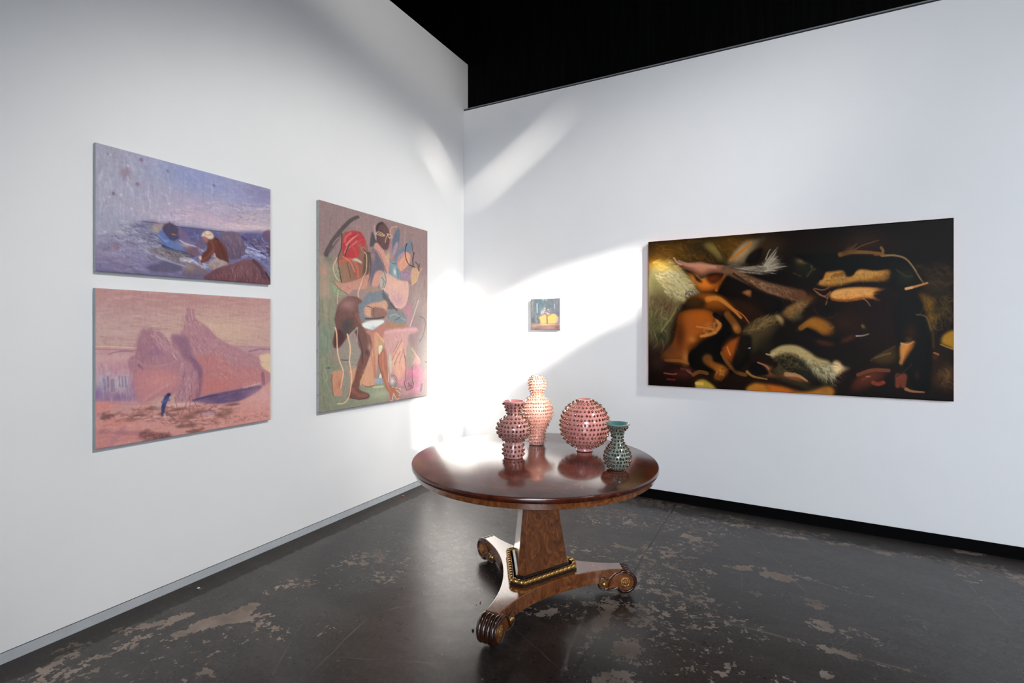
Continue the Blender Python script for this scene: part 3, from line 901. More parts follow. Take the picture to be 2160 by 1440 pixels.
    def blob(s, x, y, rx, ry, c, a=1, ang=0, p=1.0):
        q = s.T([(x, y), (x + rx, y), (x, y + ry)])
        ax = np.linalg.norm(q[1] - q[0]); ay = np.linalg.norm(q[2] - q[0])
        box = s.bb(q[:1], max(ax, ay) * 2.3)
        x0, x1, y0, y1 = box
        if x1 <= x0 or y1 <= y0: return
        Y, X = np.mgrid[y0:y1, x0:x1]; X = X - q[0][0]; Y = Y - q[0][1]
        ca, sa = math.cos(R(ang)), math.sin(R(ang))
        U = (X * ca + Y * sa) / ax; V = (-X * sa + Y * ca) / ay
        s.lay(box, np.exp(-(U * U + V * V) ** p) * a, c)
    def fib(s, region, n, ang, spread, length, w, cols, a=.6, bend=.2, fan=None):
        """hair or brush strokes scattered inside a polygon (frame units)"""
        P = np.array(region, float); lo, hi = P.min(0), P.max(0); r = s.rng; k = 0; tries = 0
        def inside(x, y):
            c = False; j = len(P) - 1
            for i in range(len(P)):
                if (P[i, 1] > y) != (P[j, 1] > y) and x < (P[j, 0] - P[i, 0]) * (y - P[i, 1]) / (P[j, 1] - P[i, 1]) + P[i, 0]: c = not c
                j = i
            return c
        while k < n and tries < n * 12:
            tries += 1
            x, y = lo + r.rand(2) * (hi - lo)
            if not inside(x, y): continue
            th = ang + r.randn() * spread if fan is None else math.degrees(math.atan2(y - fan[1], x - fan[0])) + r.randn() * spread
            L = length * (.5 + r.rand())
            d = np.array([math.cos(R(th)), math.sin(R(th))]) * L; nrm = np.array([-d[1], d[0]]) * bend * r.randn()
            c = cols[r.randint(len(cols))]; c = np.clip(np.array(c) * (1 + .08 * r.randn()), 0, 255)
            s.stroke([(x, y), (x + d[0] * .5 + nrm[0] * .5, y + d[1] * .5 + nrm[1] * .5), (x + d[0], y + d[1])], w * (.6 + .8 * r.rand()), c, a * s.fa * (.5 + .5 * r.rand()), .8, w * .25)
            k += 1
    def finish(s, amp=1.0, grain=3.0, streak=0.0, cell=6):
        r = s.rng
        def field(cs, asp=(1, 1)):
            h, w = int(s.H / cs / asp[1]) + 3, int(s.W / cs / asp[0]) + 3
            g = r.randn(h, w)
            yy = np.linspace(0, h - 1.001, s.H); xx = np.linspace(0, w - 1.001, s.W)
            yi = yy.astype(int); xi = xx.astype(int); fy = (yy - yi)[:, None]; fx = (xx - xi)[None]
            fy = fy * fy * (3 - 2 * fy); fx = fx * fx * (3 - 2 * fx)
            return g[yi][:, xi] * (1 - fy) * (1 - fx) + g[yi + 1][:, xi] * fy * (1 - fx) + g[yi][:, xi + 1] * (1 - fy) * fx + g[yi + 1][:, xi + 1] * fy * fx
        amp *= .28; dx = field(cell) * amp + field(cell * 3) * amp; dy = field(cell) * amp + field(cell * 3) * amp
        Y, X = np.mgrid[0:s.H, 0:s.W]
        xi = np.clip(np.round(X + dx), 0, s.W - 1).astype(int); yi = np.clip(np.round(Y + dy), 0, s.H - 1).astype(int)
        s.img = s.img[yi, xi]
        v = field(2.2) * .6 + field(5) * .5 + r.randn(s.H, s.W) * .35
        if streak: v = v + field(2, (1, 9)) * streak
        lum = (s.img.mean(-1, keepdims=True) / 130) ** .7
        s.img = np.clip(s.img + v[..., None] * grain * lum, 0, 255)

def m_canvas(name, gloss, bump=.25, spec=.25):
    t = NT(name)
    a = t.n('ShaderNodeAttribute'); a.attribute_name = 'paint'
    v = t.mapping()
    t.set(color=a.outputs['Color'], rough=gloss, spec=spec)
    h = t.math('ADD', t.math('MULTIPLY', t.noise(v, 95, 4, .6), .7), t.math('MULTIPLY', t.noise(v, 900, 1), .25))
    t.bump(h, bump, .002)
    return t.m
def m_edge(name, c, drips=None):
    t = NT(name); v = t.mapping(scale=(1, 1, .35))
    n = t.noise(v, 30, 4, .7)
    cc = t.ramp(n, [(.3, L4(tuple(x * .93 for x in c))), (.7, L4(c))])
    if drips:
        k = t.ramp(t.noise(v, 55, 5, .75), [(.56, (0, 0, 0, 1)), (.62, (1, 1, 1, 1))])
        cc = t.mix(t.math('MULTIPLY', k, .7), cc, L4(drips))
    t.set(color=cc, rough=.75, spec=.2)
    return t.m

def hang(name, label, P, wall, depth, corners, gain, mat, edge_mat, edge_label, sat=1.0, tint=(1, 1, 1)):
    """corners TL,TR,BR,BL as seen in the photograph -> one upright rectangle at its real place on the wall"""
    f = (lambda x, y: at_x(x, y, depth)) if wall == 'x' else (lambda x, y: at_y(x, y, -depth))
    c = [f(*q) for q in corners]
    ax = (lambda p: p.y) if wall == 'x' else (lambda p: p.x)
    u0 = (ax(c[0]) + ax(c[3])) / 2; u1 = (ax(c[1]) + ax(c[2])) / 2
    zt0, zt1, zb0, zb1 = c[0].z, c[1].z, c[3].z, c[2].z
    root_loc = (0.0, u0, (zb0 + zb1) / 2) if wall == 'x' else (u0, 0.0, (zb0 + zb1) / 2)
    root = empty(name, root_loc)
    tag(root, label, 'painting')
    W, H = P.W, P.H
    us = np.linspace(0, 1, W); vv = np.linspace(0, 1, H)
    U, V = np.meshgrid(us, vv)
    top = zt0 + (zt1 - zt0) * U; bot = zb0 + (zb1 - zb0) * U
    Z = top + (bot - top) * V; A = u0 + (u1 - u0) * U
    D = np.full_like(A, depth)
    # canvas pulled round the bars: the very edge falls back a little
    e = np.minimum(np.minimum(U, 1 - U) * (u1 - u0), np.minimum(V, 1 - V) * (zt0 - zb0))
    D = D - np.clip(.004 - e, 0, .004) * .6
    co = np.stack([D, A, Z], -1) if wall == 'x' else np.stack([A, -D, Z], -1)
    co = co.reshape(-1, 3) - np.array(root_loc)
    idx = np.arange(W * H).reshape(H, W)
    q = np.stack([idx[:-1, :-1], idx[1:, :-1], idx[1:, 1:], idx[:-1, 1:]], -1).reshape(-1, 4)
    if wall == 'x': pass
    me = bpy.data.meshes.new('canvas')
    me.vertices.add(len(co)); me.vertices.foreach_set('co', co.ravel())
    me.loops.add(q.size); me.loops.foreach_set('vertex_index', q.ravel())
    me.polygons.add(len(q)); me.polygons.foreach_set('loop_start', np.arange(0, q.size, 4)); me.polygons.foreach_set('loop_total', np.full(len(q), 4))
    me.update(calc_edges=True); me.validate()
    colr = np.ones((len(co), 4)); px_ = lin(P.img.reshape(-1, 3)); gr_ = px_ @ np.array([.25, .60, .15]); px_ = gr_[:, None] + (px_ - gr_[:, None]) * sat
    colr[:, :3] = np.clip(px_ * gain * np.array(tint), 0, 1)
    at = me.color_attributes.new('paint', 'FLOAT_COLOR', 'POINT'); at.data.foreach_set('color', colr.ravel())
    link_mesh('canvas', me, mat, root, True)
    bm = bmesh.new()
    g = .004
    pts = [(u0, zt0), (u1, zt1), (u1, zb1), (u0, zb0)]
    F = []; B = []
    for (a, z) in pts:
        pf = (depth - .003, a, z) if wall == 'x' else (a, -(depth - .003), z)
        pb = (g, a, z) if wall == 'x' else (a, -g, z)
        F.append(bm.verts.new(Vector(pf) - Vector(root_loc))); B.append(bm.verts.new(Vector(pb) - Vector(root_loc)))
    bm.faces.new(F); bm.faces.new(B[::-1])
    for i in range(4): bm.faces.new((F[i], F[(i + 1) % 4], B[(i + 1) % 4], B[i]))
    o = from_bm('stretcher_edge', bm, edge_mat, root)
    o['label'] = edge_label
    return root

# ---------- picture 1: seated figure by a rocky sea, violet evening light
def paint_sea():
    P = Paint([(202, 300), (571, 399), (571, 600), (202, 571)], 360, 216, (158, 153, 178))
    P.frame(180, 280, 4.2357); P.sk = 1.3; P.fa = .75
    b, s, p = P.blob, P.stroke, P.poly
    b(250, 250, 260, 260, (160, 155, 172), .8); b(200, 700, 240, 260, (150, 150, 172), .7); b(500, 500, 300, 240, (156, 158, 182), .6)
    b(1000, 400, 380, 170, (128, 142, 196), .85); b(1350, 520, 300, 110, (146, 148, 198), .7); b(1600, 600, 200, 120, (134, 124, 172), .7)
    b(1000, 640, 420, 90, (172, 154, 186), .75); b(700, 760, 300, 60, (178, 156, 182), .6); b(1250, 800, 420, 75, (206, 168, 188), .85)
    b(1500, 850, 240, 60, (222, 186, 182), .9); b(1560, 760, 150, 60, (190, 166, 168), .6); b(1300, 770, 150, 30, (140, 120, 156), .5); b(1580, 520, 160, 60, (112, 108, 160), .5)
    P.fib([(100, 100), (1640, 500), (1640, 880), (100, 800)], 520, 15, 22, 90, 16, [(172, 166, 190), (148, 146, 180), (160, 170, 200), (178, 160, 180), (140, 134, 168)], .20)
    P.fib([(100, 120), (800, 300), (800, 800), (100, 800)], 240, 88, 14, 110, 18, [(176, 176, 192), (140, 138, 160), (158, 140, 164), (185, 190, 205)], .28)
    P.fib([(900, 620), (1640, 640), (1640, 890), (520, 790)], 220, 6, 10, 110, 14, [(206, 172, 190), (168, 146, 180), (218, 186, 186), (150, 128, 168), (190, 176, 204)], .35)
    P.fib([(1300, 690), (1640, 660), (1640, 780), (1300, 820)], 60, -20, 20, 60, 10, [(160, 140, 150), (206, 180, 172), (130, 110, 140)], .4)
    # sea
    p([(520, 792), (850, 838), (1250, 885), (1660, 915), (1660, 1360), (80, 1240), (80, 1020), (300, 900)], (104, 98, 144), .92, 14, True)
    p([(860, 842), (1250, 888), (1656, 918), (1656, 1010), (900, 960)], (84, 80, 136), .8, 6)
    b(240, 900, 280, 120, (150, 150, 174), .85); b(200, 1060, 260, 110, (146, 132, 160), .8); b(250, 1180, 320, 60, (118, 104, 140), .7); b(500, 1060, 260, 70, (150, 148, 186), .7)
    s([(515, 790), (700, 815), (860, 842), (1000, 860), (1250, 886)], 7, (72, 64, 92), .7); s([(1380, 902), (1656, 918)], 5, (70, 70, 130), .6)
    P.fib([(330, 780), (700, 850), (700, 1080), (420, 1060), (200, 900)], 260, 22, 12, 95, 8, [(96, 92, 116), (176, 176, 188), (128, 128, 150), (70, 72, 110), (190, 190, 200)], .55)
    P.fib([(100, 880), (500, 950), (900, 1130), (900, 1260), (100, 1200)], 240, 10, 12, 150, 18, [(150, 146, 184), (120, 102, 140), (164, 156, 180), (100, 84, 124), (136, 120, 156)], .42)
    P.fib([(880, 860), (1640, 930), (1640, 1200), (1000, 1160)], 280, 15, 25, 60, 9, [(70, 74, 140), (120, 120, 180), (176, 170, 206), (60, 52, 96), (96, 92, 160)], .6)
    P.fib([(500, 900), (1000, 1000), (1050, 1180), (560, 1150)], 200, 25, 16, 90, 9, [(140, 130, 140), (176, 170, 176), (92, 80, 104), (110, 108, 140), (80, 84, 100)], .55)
    # far rocks and a sitting bluish rock
    p([(600, 830), (690, 800), (720, 840), (640, 900)], (176, 140, 132), .7, 6); b(620, 860, 50, 25, (160, 160, 120), .4)
    p([(660, 900), (720, 850), (780, 950), (860, 1000), (900, 1060), (780, 1060), (700, 990)], (84, 110, 178), .9, 5)
    p([(700, 830), (760, 805), (830, 850), (850, 920), (800, 965), (750, 940), (700, 880)], (76, 64, 94), 1, 4)
    p([(840, 860), (890, 880), (935, 960), (900, 985), (840, 940)], (116, 92, 136), .95, 4)
    s([(740, 900), (770, 945), (830, 940)], 9, (40, 64, 140), .8); s([(780, 905), (815, 912)], 7, (190, 120, 70), .8); s([(755, 795), (757, 830)], 8, (70, 76, 100), .8)
    s([(660, 920), (700, 960), (740, 965)], 22, (96, 132, 200), .8); s([(700, 1010), (790, 1050), (900, 1075), (960, 1100)], 26, (44, 60, 100), .85)
    s([(580, 900), (650, 925), (720, 1000)], 8, (60, 80, 160), .6)
    p([(560, 1040), (700, 1030), (850, 1060), (960, 1110), (900, 1180), (760, 1130), (650, 1090)], (124, 108, 112), .8, 6)
    P.fib([(600, 1040), (850, 1060), (950, 1110), (880, 1170), (700, 1110)], 90, 22, 16, 60, 9, [(90, 78, 88), (160, 148, 150), (70, 60, 80)], .6)
    p([(880, 1020), (940, 990), (1010, 1040), (1010, 1100), (940, 1090)], (116, 76, 92), .8, 5); b(900, 1000, 50, 22, (190, 160, 160), .7)
    p([(560, 1200), (680, 1150), (800, 1160), (880, 1215), (780, 1250), (640, 1240)], (88, 78, 112), .85, 8)
    s([(640, 1100), (740, 1140), (860, 1180), (930, 1200)], 18, (186, 176, 200), .45, .9, 8); s([(860, 1130), (960, 1140), (1030, 1190), (1110, 1200)], 30, (196, 190, 210), .6, .9, 12); P.fib([(820, 1110), (1040, 1130), (1120, 1210), (940, 1210)], 60, 20, 25, 50, 9, [(216, 210, 224), (110, 112, 160), (170, 160, 180)], .7); s([(960, 1120), (1020, 1140)], 16, (90, 100, 170), .8)
    s([(850, 960), (900, 990), (1000, 1020), (1060, 1060)], 12, (176, 176, 214), .8)
    # big round rock, right rocks and foam
    p([(1200, 930), (1240, 895), (1300, 880), (1370, 900), (1415, 970), (1432, 1060), (1390, 1120), (1290, 1120), (1230, 1040)], (118, 92, 116), 1, 4, c2=(88, 66, 98))
    P.fib([(1220, 910), (1380, 910), (1425, 1060), (1280, 1100)], 90, 70, 20, 70, 9, [(146, 116, 130), (96, 72, 98), (130, 110, 136)], .5)
    p([(990, 980), (1040, 940), (1080, 1000), (1060, 1040), (1000, 1030)], (110, 84, 118), .8, 4)
    p([(1580, 900), (1620, 870), (1656, 880), (1656, 980), (1600, 950)], (110, 76, 110), .9, 4); p([(1440, 940), (1560, 950), (1640, 1000), (1600, 1040), (1480, 990)], (96, 74, 110), .7, 5)
    p([(1616, 1030), (1656, 1000), (1656, 1110), (1630, 1090)], (92, 60, 90), .9, 4)
    s([(1400, 930), (1480, 990), (1560, 1060), (1640, 1110)], 14, (56, 52, 100), .8); s([(1440, 1060), (1520, 1080), (1600, 1110)], 34, (160, 166, 214), .85); s([(1450, 1020), (1560, 1060)], 12, (190, 190, 226), .8); s([(1400, 1110), (1480, 1100), (1560, 1130)], 24, (130, 130, 192), .7)
    P.fib([(1400, 930), (1650, 940), (1650, 1330), (1560, 1200), (1420, 1100)], 130, 30, 22, 50, 8, [(70, 62, 110), (170, 172, 214), (110, 84, 130), (196, 190, 216), (50, 44, 86)], .6)
    # figure in a rust coat and pale hat
    p([(1095, 975), (1120, 940), (1160, 928), (1200, 960), (1240, 1010), (1270, 1080), (1282, 1162), (1230, 1160), (1180, 1130), (1160, 1075), (1140, 1080), (1110, 1130), (1050, 1160), (1030, 1140), (1055, 1070), (1085, 1050)], (112, 50, 36), 1, 2, c2=(96, 40, 34))
    s([(1120, 960), (1150, 1030), (1110, 1090), (1050, 1140)], 26, (136, 66, 46), .6); s([(1190, 980), (1230, 1060), (1250, 1140)], 20, (90, 36, 30), .7); s([(1150, 935), (1190, 960)], 10, (60, 30, 40), .7)
    s([(1155, 1080), (1165, 1110), (1190, 1130)], 16, (190, 150, 120), .85)
    p([(1050, 935), (1070, 925), (1092, 950), (1090, 975), (1072, 972)], (176, 92, 70), 1, 1)
    p([(1040, 925), (1055, 890), (1095, 875), (1135, 895), (1150, 935), (1120, 950), (1090, 940), (1070, 925)], (220, 184, 154), 1, 2); s([(1060, 890), (1090, 915), (1130, 905)], 8, (190, 140, 100), .7); s([(1080, 882), (1110, 884)], 8, (230, 190, 120), .8)
    p([(1015, 1105), (1035, 1098), (1042, 1125), (1028, 1140)], (216, 176, 156), 1, 1)
    # boulders in front
    p([(1095, 1190), (1118, 1145), (1180, 1125), (1275, 1162), (1220, 1215), (1130, 1222)], (176, 152, 140), 1, 3, c2=(136, 112, 120)); P.fib([(1110, 1150), (1260, 1165), (1200, 1215), (1110, 1200)], 40, 60, 30, 30, 7, [(206, 180, 160), (120, 100, 104)], .6)
    p([(865, 1270), (890, 1215), (950, 1165), (1030, 1195), (1110, 1250), (1060, 1290), (960, 1290)], (134, 106, 112), 1, 4, c2=(100, 84, 116)); b(930, 1200, 40, 30, (170, 136, 110), .6)
    p([(1085, 1310), (1120, 1245), (1200, 1200), (1300, 1175), (1400, 1135), (1500, 1130), (1560, 1165), (1610, 1230), (1660, 1350), (1500, 1345)], (128, 78, 86), 1, 4, c2=(108, 56, 68)); s([(1500, 1140), (1560, 1200), (1600, 1300)], 34, (72, 46, 62), .7)
    P.fib([(1110, 1270), (1300, 1190), (1500, 1140), (1640, 1340), (1200, 1310)], 180, 80, 16, 60, 9, [(150, 96, 98), (100, 56, 66), (140, 86, 80), (84, 50, 66), (160, 120, 120)], .5)
    s([(1590, 1160), (1656, 1240)], 26, (110, 116, 180), .7); s([(1610, 1250), (1656, 1330)], 24, (56, 36, 56), .8)
    for x, y, rx, c in ((500, 240, 16, (140, 96, 126)), (735, 343, 15, (126, 110, 142)), (465, 455, 15, (146, 92, 116)), (250, 540, 16, (116, 96, 124)), (275, 1020, 28, (146, 104, 124)), (1150, 470, 12, (110, 104, 150)), (360, 360, 50, (150, 122, 146)), (205, 190, 12, (120, 128, 150))):
        b(x, y, rx, rx * 1.1, c, .85, p=1.6)
    for x, y in ((320, 552), (415, 675), (175, 880), (215, 570), (225, 195), (750, 630), (380, 290)): b(x, y, 12, 10, (206, 206, 214), .7)
    for x, y in ((580, 640), (380, 430), (1130, 500)): s([(x, y - 40), (x + 8, y + 40)], 14, (176, 184, 204), .5)
    P.finish(.7, 3.2, .6)
    return P

# ---------- picture 2: pink iceberg with a small painter
def paint_iceberg():
    P = Paint([(202, 607), (571, 630), (571, 885), (202, 948)], 360, 270, (200, 158, 142))
    P.frame(180, 590, 3.893); P.sk = 1.4; P.fa = .6
    b, s, p = P.blob, P.stroke, P.poly
    b(800, 150, 900, 110, (190, 136, 126), .85); b(300, 420, 420, 110, (204, 168, 150), .7); b(1150, 420, 300, 140, (216, 180, 142), .85); b(1350, 250, 250, 80, (202, 150, 136), .5); b(200, 250, 200, 80, (190, 146, 140), .5)
    P.fib([(90, 80), (1520, 160), (1520, 550), (90, 550)], 520, 3, 4, 130, 14, [(184, 130, 124), (206, 160, 142), (216, 178, 152), (176, 124, 124), (210, 166, 156)], .32, .05)
    p([(90, 548), (400, 560), (420, 600), (420, 1010), (90, 1010)], (206, 156, 150), .95, 5, False)
    s([(90, 545), (250, 550), (420, 560)], 6, (226, 190, 140), .8); s([(90, 568), (200, 572), (330, 576), (420, 580)], 5, (160, 110, 120), .7); s([(200, 610), (260, 592), (340, 586), (400, 592)], 9, (156, 110, 122), .7); s([(90, 607), (200, 610)], 4, (160, 112, 124), .7)
    b(230, 640, 240, 28, (214, 168, 158), .8); b(250, 740, 160, 60, (206, 140, 146), .75); b(140, 850, 70, 90, (182, 178, 182), .85); b(300, 850, 80, 80, (190, 180, 182), .85); b(110, 930, 90, 60, (120, 96, 150), .7); b(300, 960, 200, 45, (136, 104, 146), .85); b(390, 860, 40, 90, (140, 104, 152), .75)
    for x, y, w in ((155, 850, 20), (185, 830, 16), (225, 860, 26), (280, 825, 12), (305, 830, 14), (330, 830, 12)): s([(x, y - 35), (x + 4, y + 45)], w, (134, 122, 146), .7)
    P.fib([(95, 680), (400, 680), (400, 960), (95, 960)], 120, 88, 8, 80, 10, [(190, 176, 186), (146, 120, 156), (214, 170, 166), (206, 196, 196)], .4)
    # right horizon and sea
    p([(1100, 540), (1524, 555), (1524, 900), (1100, 820)], (196, 146, 146), .9, 8, False); s([(1200, 548), (1524, 553)], 5, (176, 124, 126), .8); s([(1340, 590), (1440, 568), (1524, 574)], 14, (150, 108, 128), .7); s([(1300, 610), (1524, 605)], 5, (160, 120, 136), .6)
    p([(1430, 625), (1524, 612), (1524, 750), (1450, 720)], (226, 192, 142), .95, 5); p([(1470, 750), (1524, 740), (1524, 780)], (236, 206, 140), .7, 5)
    # right berg
    p([(705, 475), (740, 455), (780, 440), (815, 370), (822, 245), (838, 232), (850, 222), (870, 240), (893, 240), (900, 300), (930, 340), (1000, 385), (1060, 450), (1120, 500), (1230, 550), (1330, 600), (1420, 640), (1445, 720), (1520, 770), (1524, 860), (1440, 870), (1300, 890), (1100, 940), (870, 1002), (750, 1002), (740, 800)], (186, 130, 132), 1, 3)
    p([(900, 640), (1080, 600), (1200, 700), (1420, 720), (1500, 800), (1300, 885), (900, 975), (930, 800)], (200, 124, 116), .85, 14); b(1080, 860, 170, 70, (206, 118, 108), .7)
    P.fib([(820, 250), (900, 300), (1100, 500), (1060, 640), (800, 560), (740, 470)], 240, 60, 14, 60, 8, [(208, 160, 152), (150, 104, 122), (176, 122, 130), (214, 172, 158)], .55)
    P.fib([(1050, 520), (1440, 640), (1460, 780), (1080, 800)], 200, 38, 18, 70, 8, [(206, 150, 136), (164, 112, 120), (214, 168, 146), (180, 128, 132)], .5)
    p([(705, 475), (760, 455), (840, 480), (880, 620), (960, 740), (930, 800), (900, 700), (800, 640), (770, 560)], (144, 100, 122), .75, 10)
    p([(860, 620), (960, 740), (940, 960), (900, 970), (930, 800), (880, 700)], (136, 92, 120), .7, 8)
    P.fib([(790, 660), (930, 700), (920, 960), (760, 1000)], 130, 105, 10, 90, 8, [(206, 160, 160), (150, 106, 130), (220, 180, 170), (130, 96, 130)], .6)
    s([(1080, 560), (1010, 640), (1000, 760)], 14, (150, 100, 116), .18); s([(840, 240), (838, 330)], 6, (160, 110, 122), .7); s([(870, 250), (880, 330)], 6, (216, 176, 160), .6)
    # left berg
    p([(352, 665), (380, 630), (418, 600), (430, 510), (455, 430), (480, 398), (500, 420), (530, 405), (545, 388), (560, 420), (620, 430), (680, 490), (770, 575), (785, 650), (770, 780), (745, 900), (700, 950), (600, 960), (490, 1010), (435, 1012), (412, 900), (395, 790), (362, 740)], (180, 126, 132), 1, 3)
    p([(430, 510), (480, 400), (560, 430), (600, 520), (560, 640), (500, 690), (420, 640)], (166, 116, 126), .6, 16); b(580, 590, 40, 30, (140, 104, 144), .6)
    P.fib([(520, 420), (640, 440), (780, 600), (760, 660), (600, 560)], 130, 52, 10, 70, 8, [(216, 172, 162), (160, 110, 122), (200, 150, 148)], .6)
    P.fib([(430, 430), (620, 520), (600, 690), (430, 680)], 90, 75, 14, 60, 9, [(196, 146, 146), (156, 106, 120), (170, 118, 128)], .5)
    s([(360, 660), (430, 665), (480, 700), (560, 710), (700, 690), (760, 650)], 14, (206, 160, 152), .25); s([(440, 700), (470, 730)], 18, (136, 92, 112), .7)
    p([(400, 770), (600, 720), (770, 760), (740, 900), (600, 960), (450, 1000)], (210, 132, 124), .7, 22); b(620, 830, 120, 50, (222, 146, 130), .6); s([(680, 860), (560, 930), (480, 990)], 18, (220, 170, 166), .3, .9)
    # shadowed water, shore
    p([(865, 1000), (1000, 948), (1160, 915), (1300, 888), (1444, 868), (1400, 930), (1250, 1000), (1060, 1022), (930, 1012)], (108, 82, 118), .95, 4); s([(880, 988), (1000, 958), (1080, 945)], 12, (64, 66, 110), .6)
    P.fib([(900, 990), (1400, 890), (1380, 930), (1060, 1015)], 60, -14, 6, 70, 8, [(84, 64, 106), (140, 110, 140)], .5)
    s([(1300, 885), (1360, 868), (1430, 850)], 8, (226, 170, 146), .8)
    for x in range(1300, 1450, 22): s([(x, 880 - (x - 1300) * .15), (x + 8, 850 - (x - 1300) * .1)], 6, (220, 170, 150), .6)
    s([(1455, 770), (1462, 850)], 36, (150, 92, 112), .8); s([(1450, 850), (1450, 930)], 14, (170, 120, 140), .7)
    p([(88, 1000), (260, 1010), (430, 1012), (600, 1000), (900, 1008), (1100, 1022), (1260, 1000), (1400, 930), (1524, 830), (1524, 1160), (88, 1395)], (218, 150, 132), 1, 5, False)
    b(150, 1040, 120, 40, (226, 130, 108), .85); b(300, 1060, 160, 40, (200, 150, 142), .7); b(1450, 950, 100, 70, (222, 166, 152), .8); b(1300, 1130, 200, 50, (224, 150, 128), .6); b(260, 1180, 200, 30, (222, 134, 114), .8); b(780, 1020, 160, 14, (226, 186, 172), .8)
    P.fib([(100, 1100), (500, 1040), (1250, 1010), (1230, 1130), (900, 1230), (560, 1160), (110, 1160)], 330, 2, 16, 42, 14, [(136, 88, 78), (112, 76, 72), (176, 112, 94), (150, 80, 60), (196, 140, 126)], .6)
    for x, y, rx, ry in ((180, 1120, 50, 20), (380, 1140, 60, 18), (560, 1050, 60, 18), (450, 1110, 60, 14), (700, 1110, 60, 16), (760, 1060, 70, 14), (850, 1120, 60, 26), (1160, 1080, 50, 30), (1100, 1110, 40, 20), (860, 1190, 60, 18), (780, 1200, 40, 14), (1200, 1020, 60, 12), (930, 1080, 50, 20), (640, 1100, 36, 22)):
        b(x, y, rx, ry, (124, 84, 72), .8, p=1.5)
    for x, y in ((400, 1130), (480, 1150), (560, 1125), (640, 1128), (720, 1190), (860, 1150), (990, 1130), (1040, 1060)): s([(x, y), (x + 50, y - 8)], 10, (214, 170, 160), .8)
    s([(200, 1010), (330, 1022), (500, 1016), (580, 1012)], 8, (190, 136, 130), .6); s([(970, 1100), (1050, 1100)], 26, (190, 150, 160), .8)
    p([(90, 1230), (240, 1240), (460, 1250), (460, 1300), (300, 1330), (90, 1390)], (206, 130, 122), .8, 8); s([(130, 1245), (200, 1240), (330, 1256), (450, 1250)], 26, (166, 112, 112), .5, .9); s([(330, 1200), (250, 1300), (200, 1370)], 26, (176, 120, 140), .35, .9)
    p([(450, 1250), (520, 1225), (560, 1250), (700, 1260), (690, 1290), (540, 1310), (450, 1300)], (120, 72, 68), .8, 6); P.fib([(460, 1240), (700, 1250), (690, 1285), (460, 1305)], 60, 88, 8, 40, 8, [(90, 60, 66), (176, 120, 116), (140, 70, 60)], .6)
    P.fib([(90, 1150), (1520, 1050), (1520, 1140), (700, 1270), (90, 1380)], 260, -6, 14, 60, 11, [(226, 140, 116), (206, 126, 116), (190, 112, 112), (230, 166, 142)], .4)
    p([(820, 1240), (900, 1225), (980, 1215), (940, 1240), (860, 1255)], (130, 80, 66), .8, 4); P.fib([(1000, 1180), (1260, 1130), (1500, 1080), (1480, 1130), (1100, 1200)], 60, -20, 30, 30, 8, [(150, 90, 90), (190, 120, 110)], .6)
    # small painter and easel legs
    b(600, 1030, 40, 34, (210, 176, 160), .7); s([(668, 965), (650, 1010), (640, 1050)], 40, (62, 76, 128), .95, .3, 30); s([(630, 1000), (690, 985)], 16, (90, 100, 150), .7); s([(642, 1040), (636, 1100)], 30, (66, 66, 112), .95, .3, 22); b(683, 940, 18, 15, (48, 42, 74), 1, p=1.6); s([(650, 1100), (656, 1125)], 16, (220, 180, 176), .7)
    for a, c in (((858, 945), (780, 1130)), ((862, 950), (855, 1110)), ((870, 950), (965, 1140)), ((735, 960), (770, 1120))): s([a, c], 5, (158, 92, 86), .75)
    P.finish(.6, 3.0, .5)
    return P

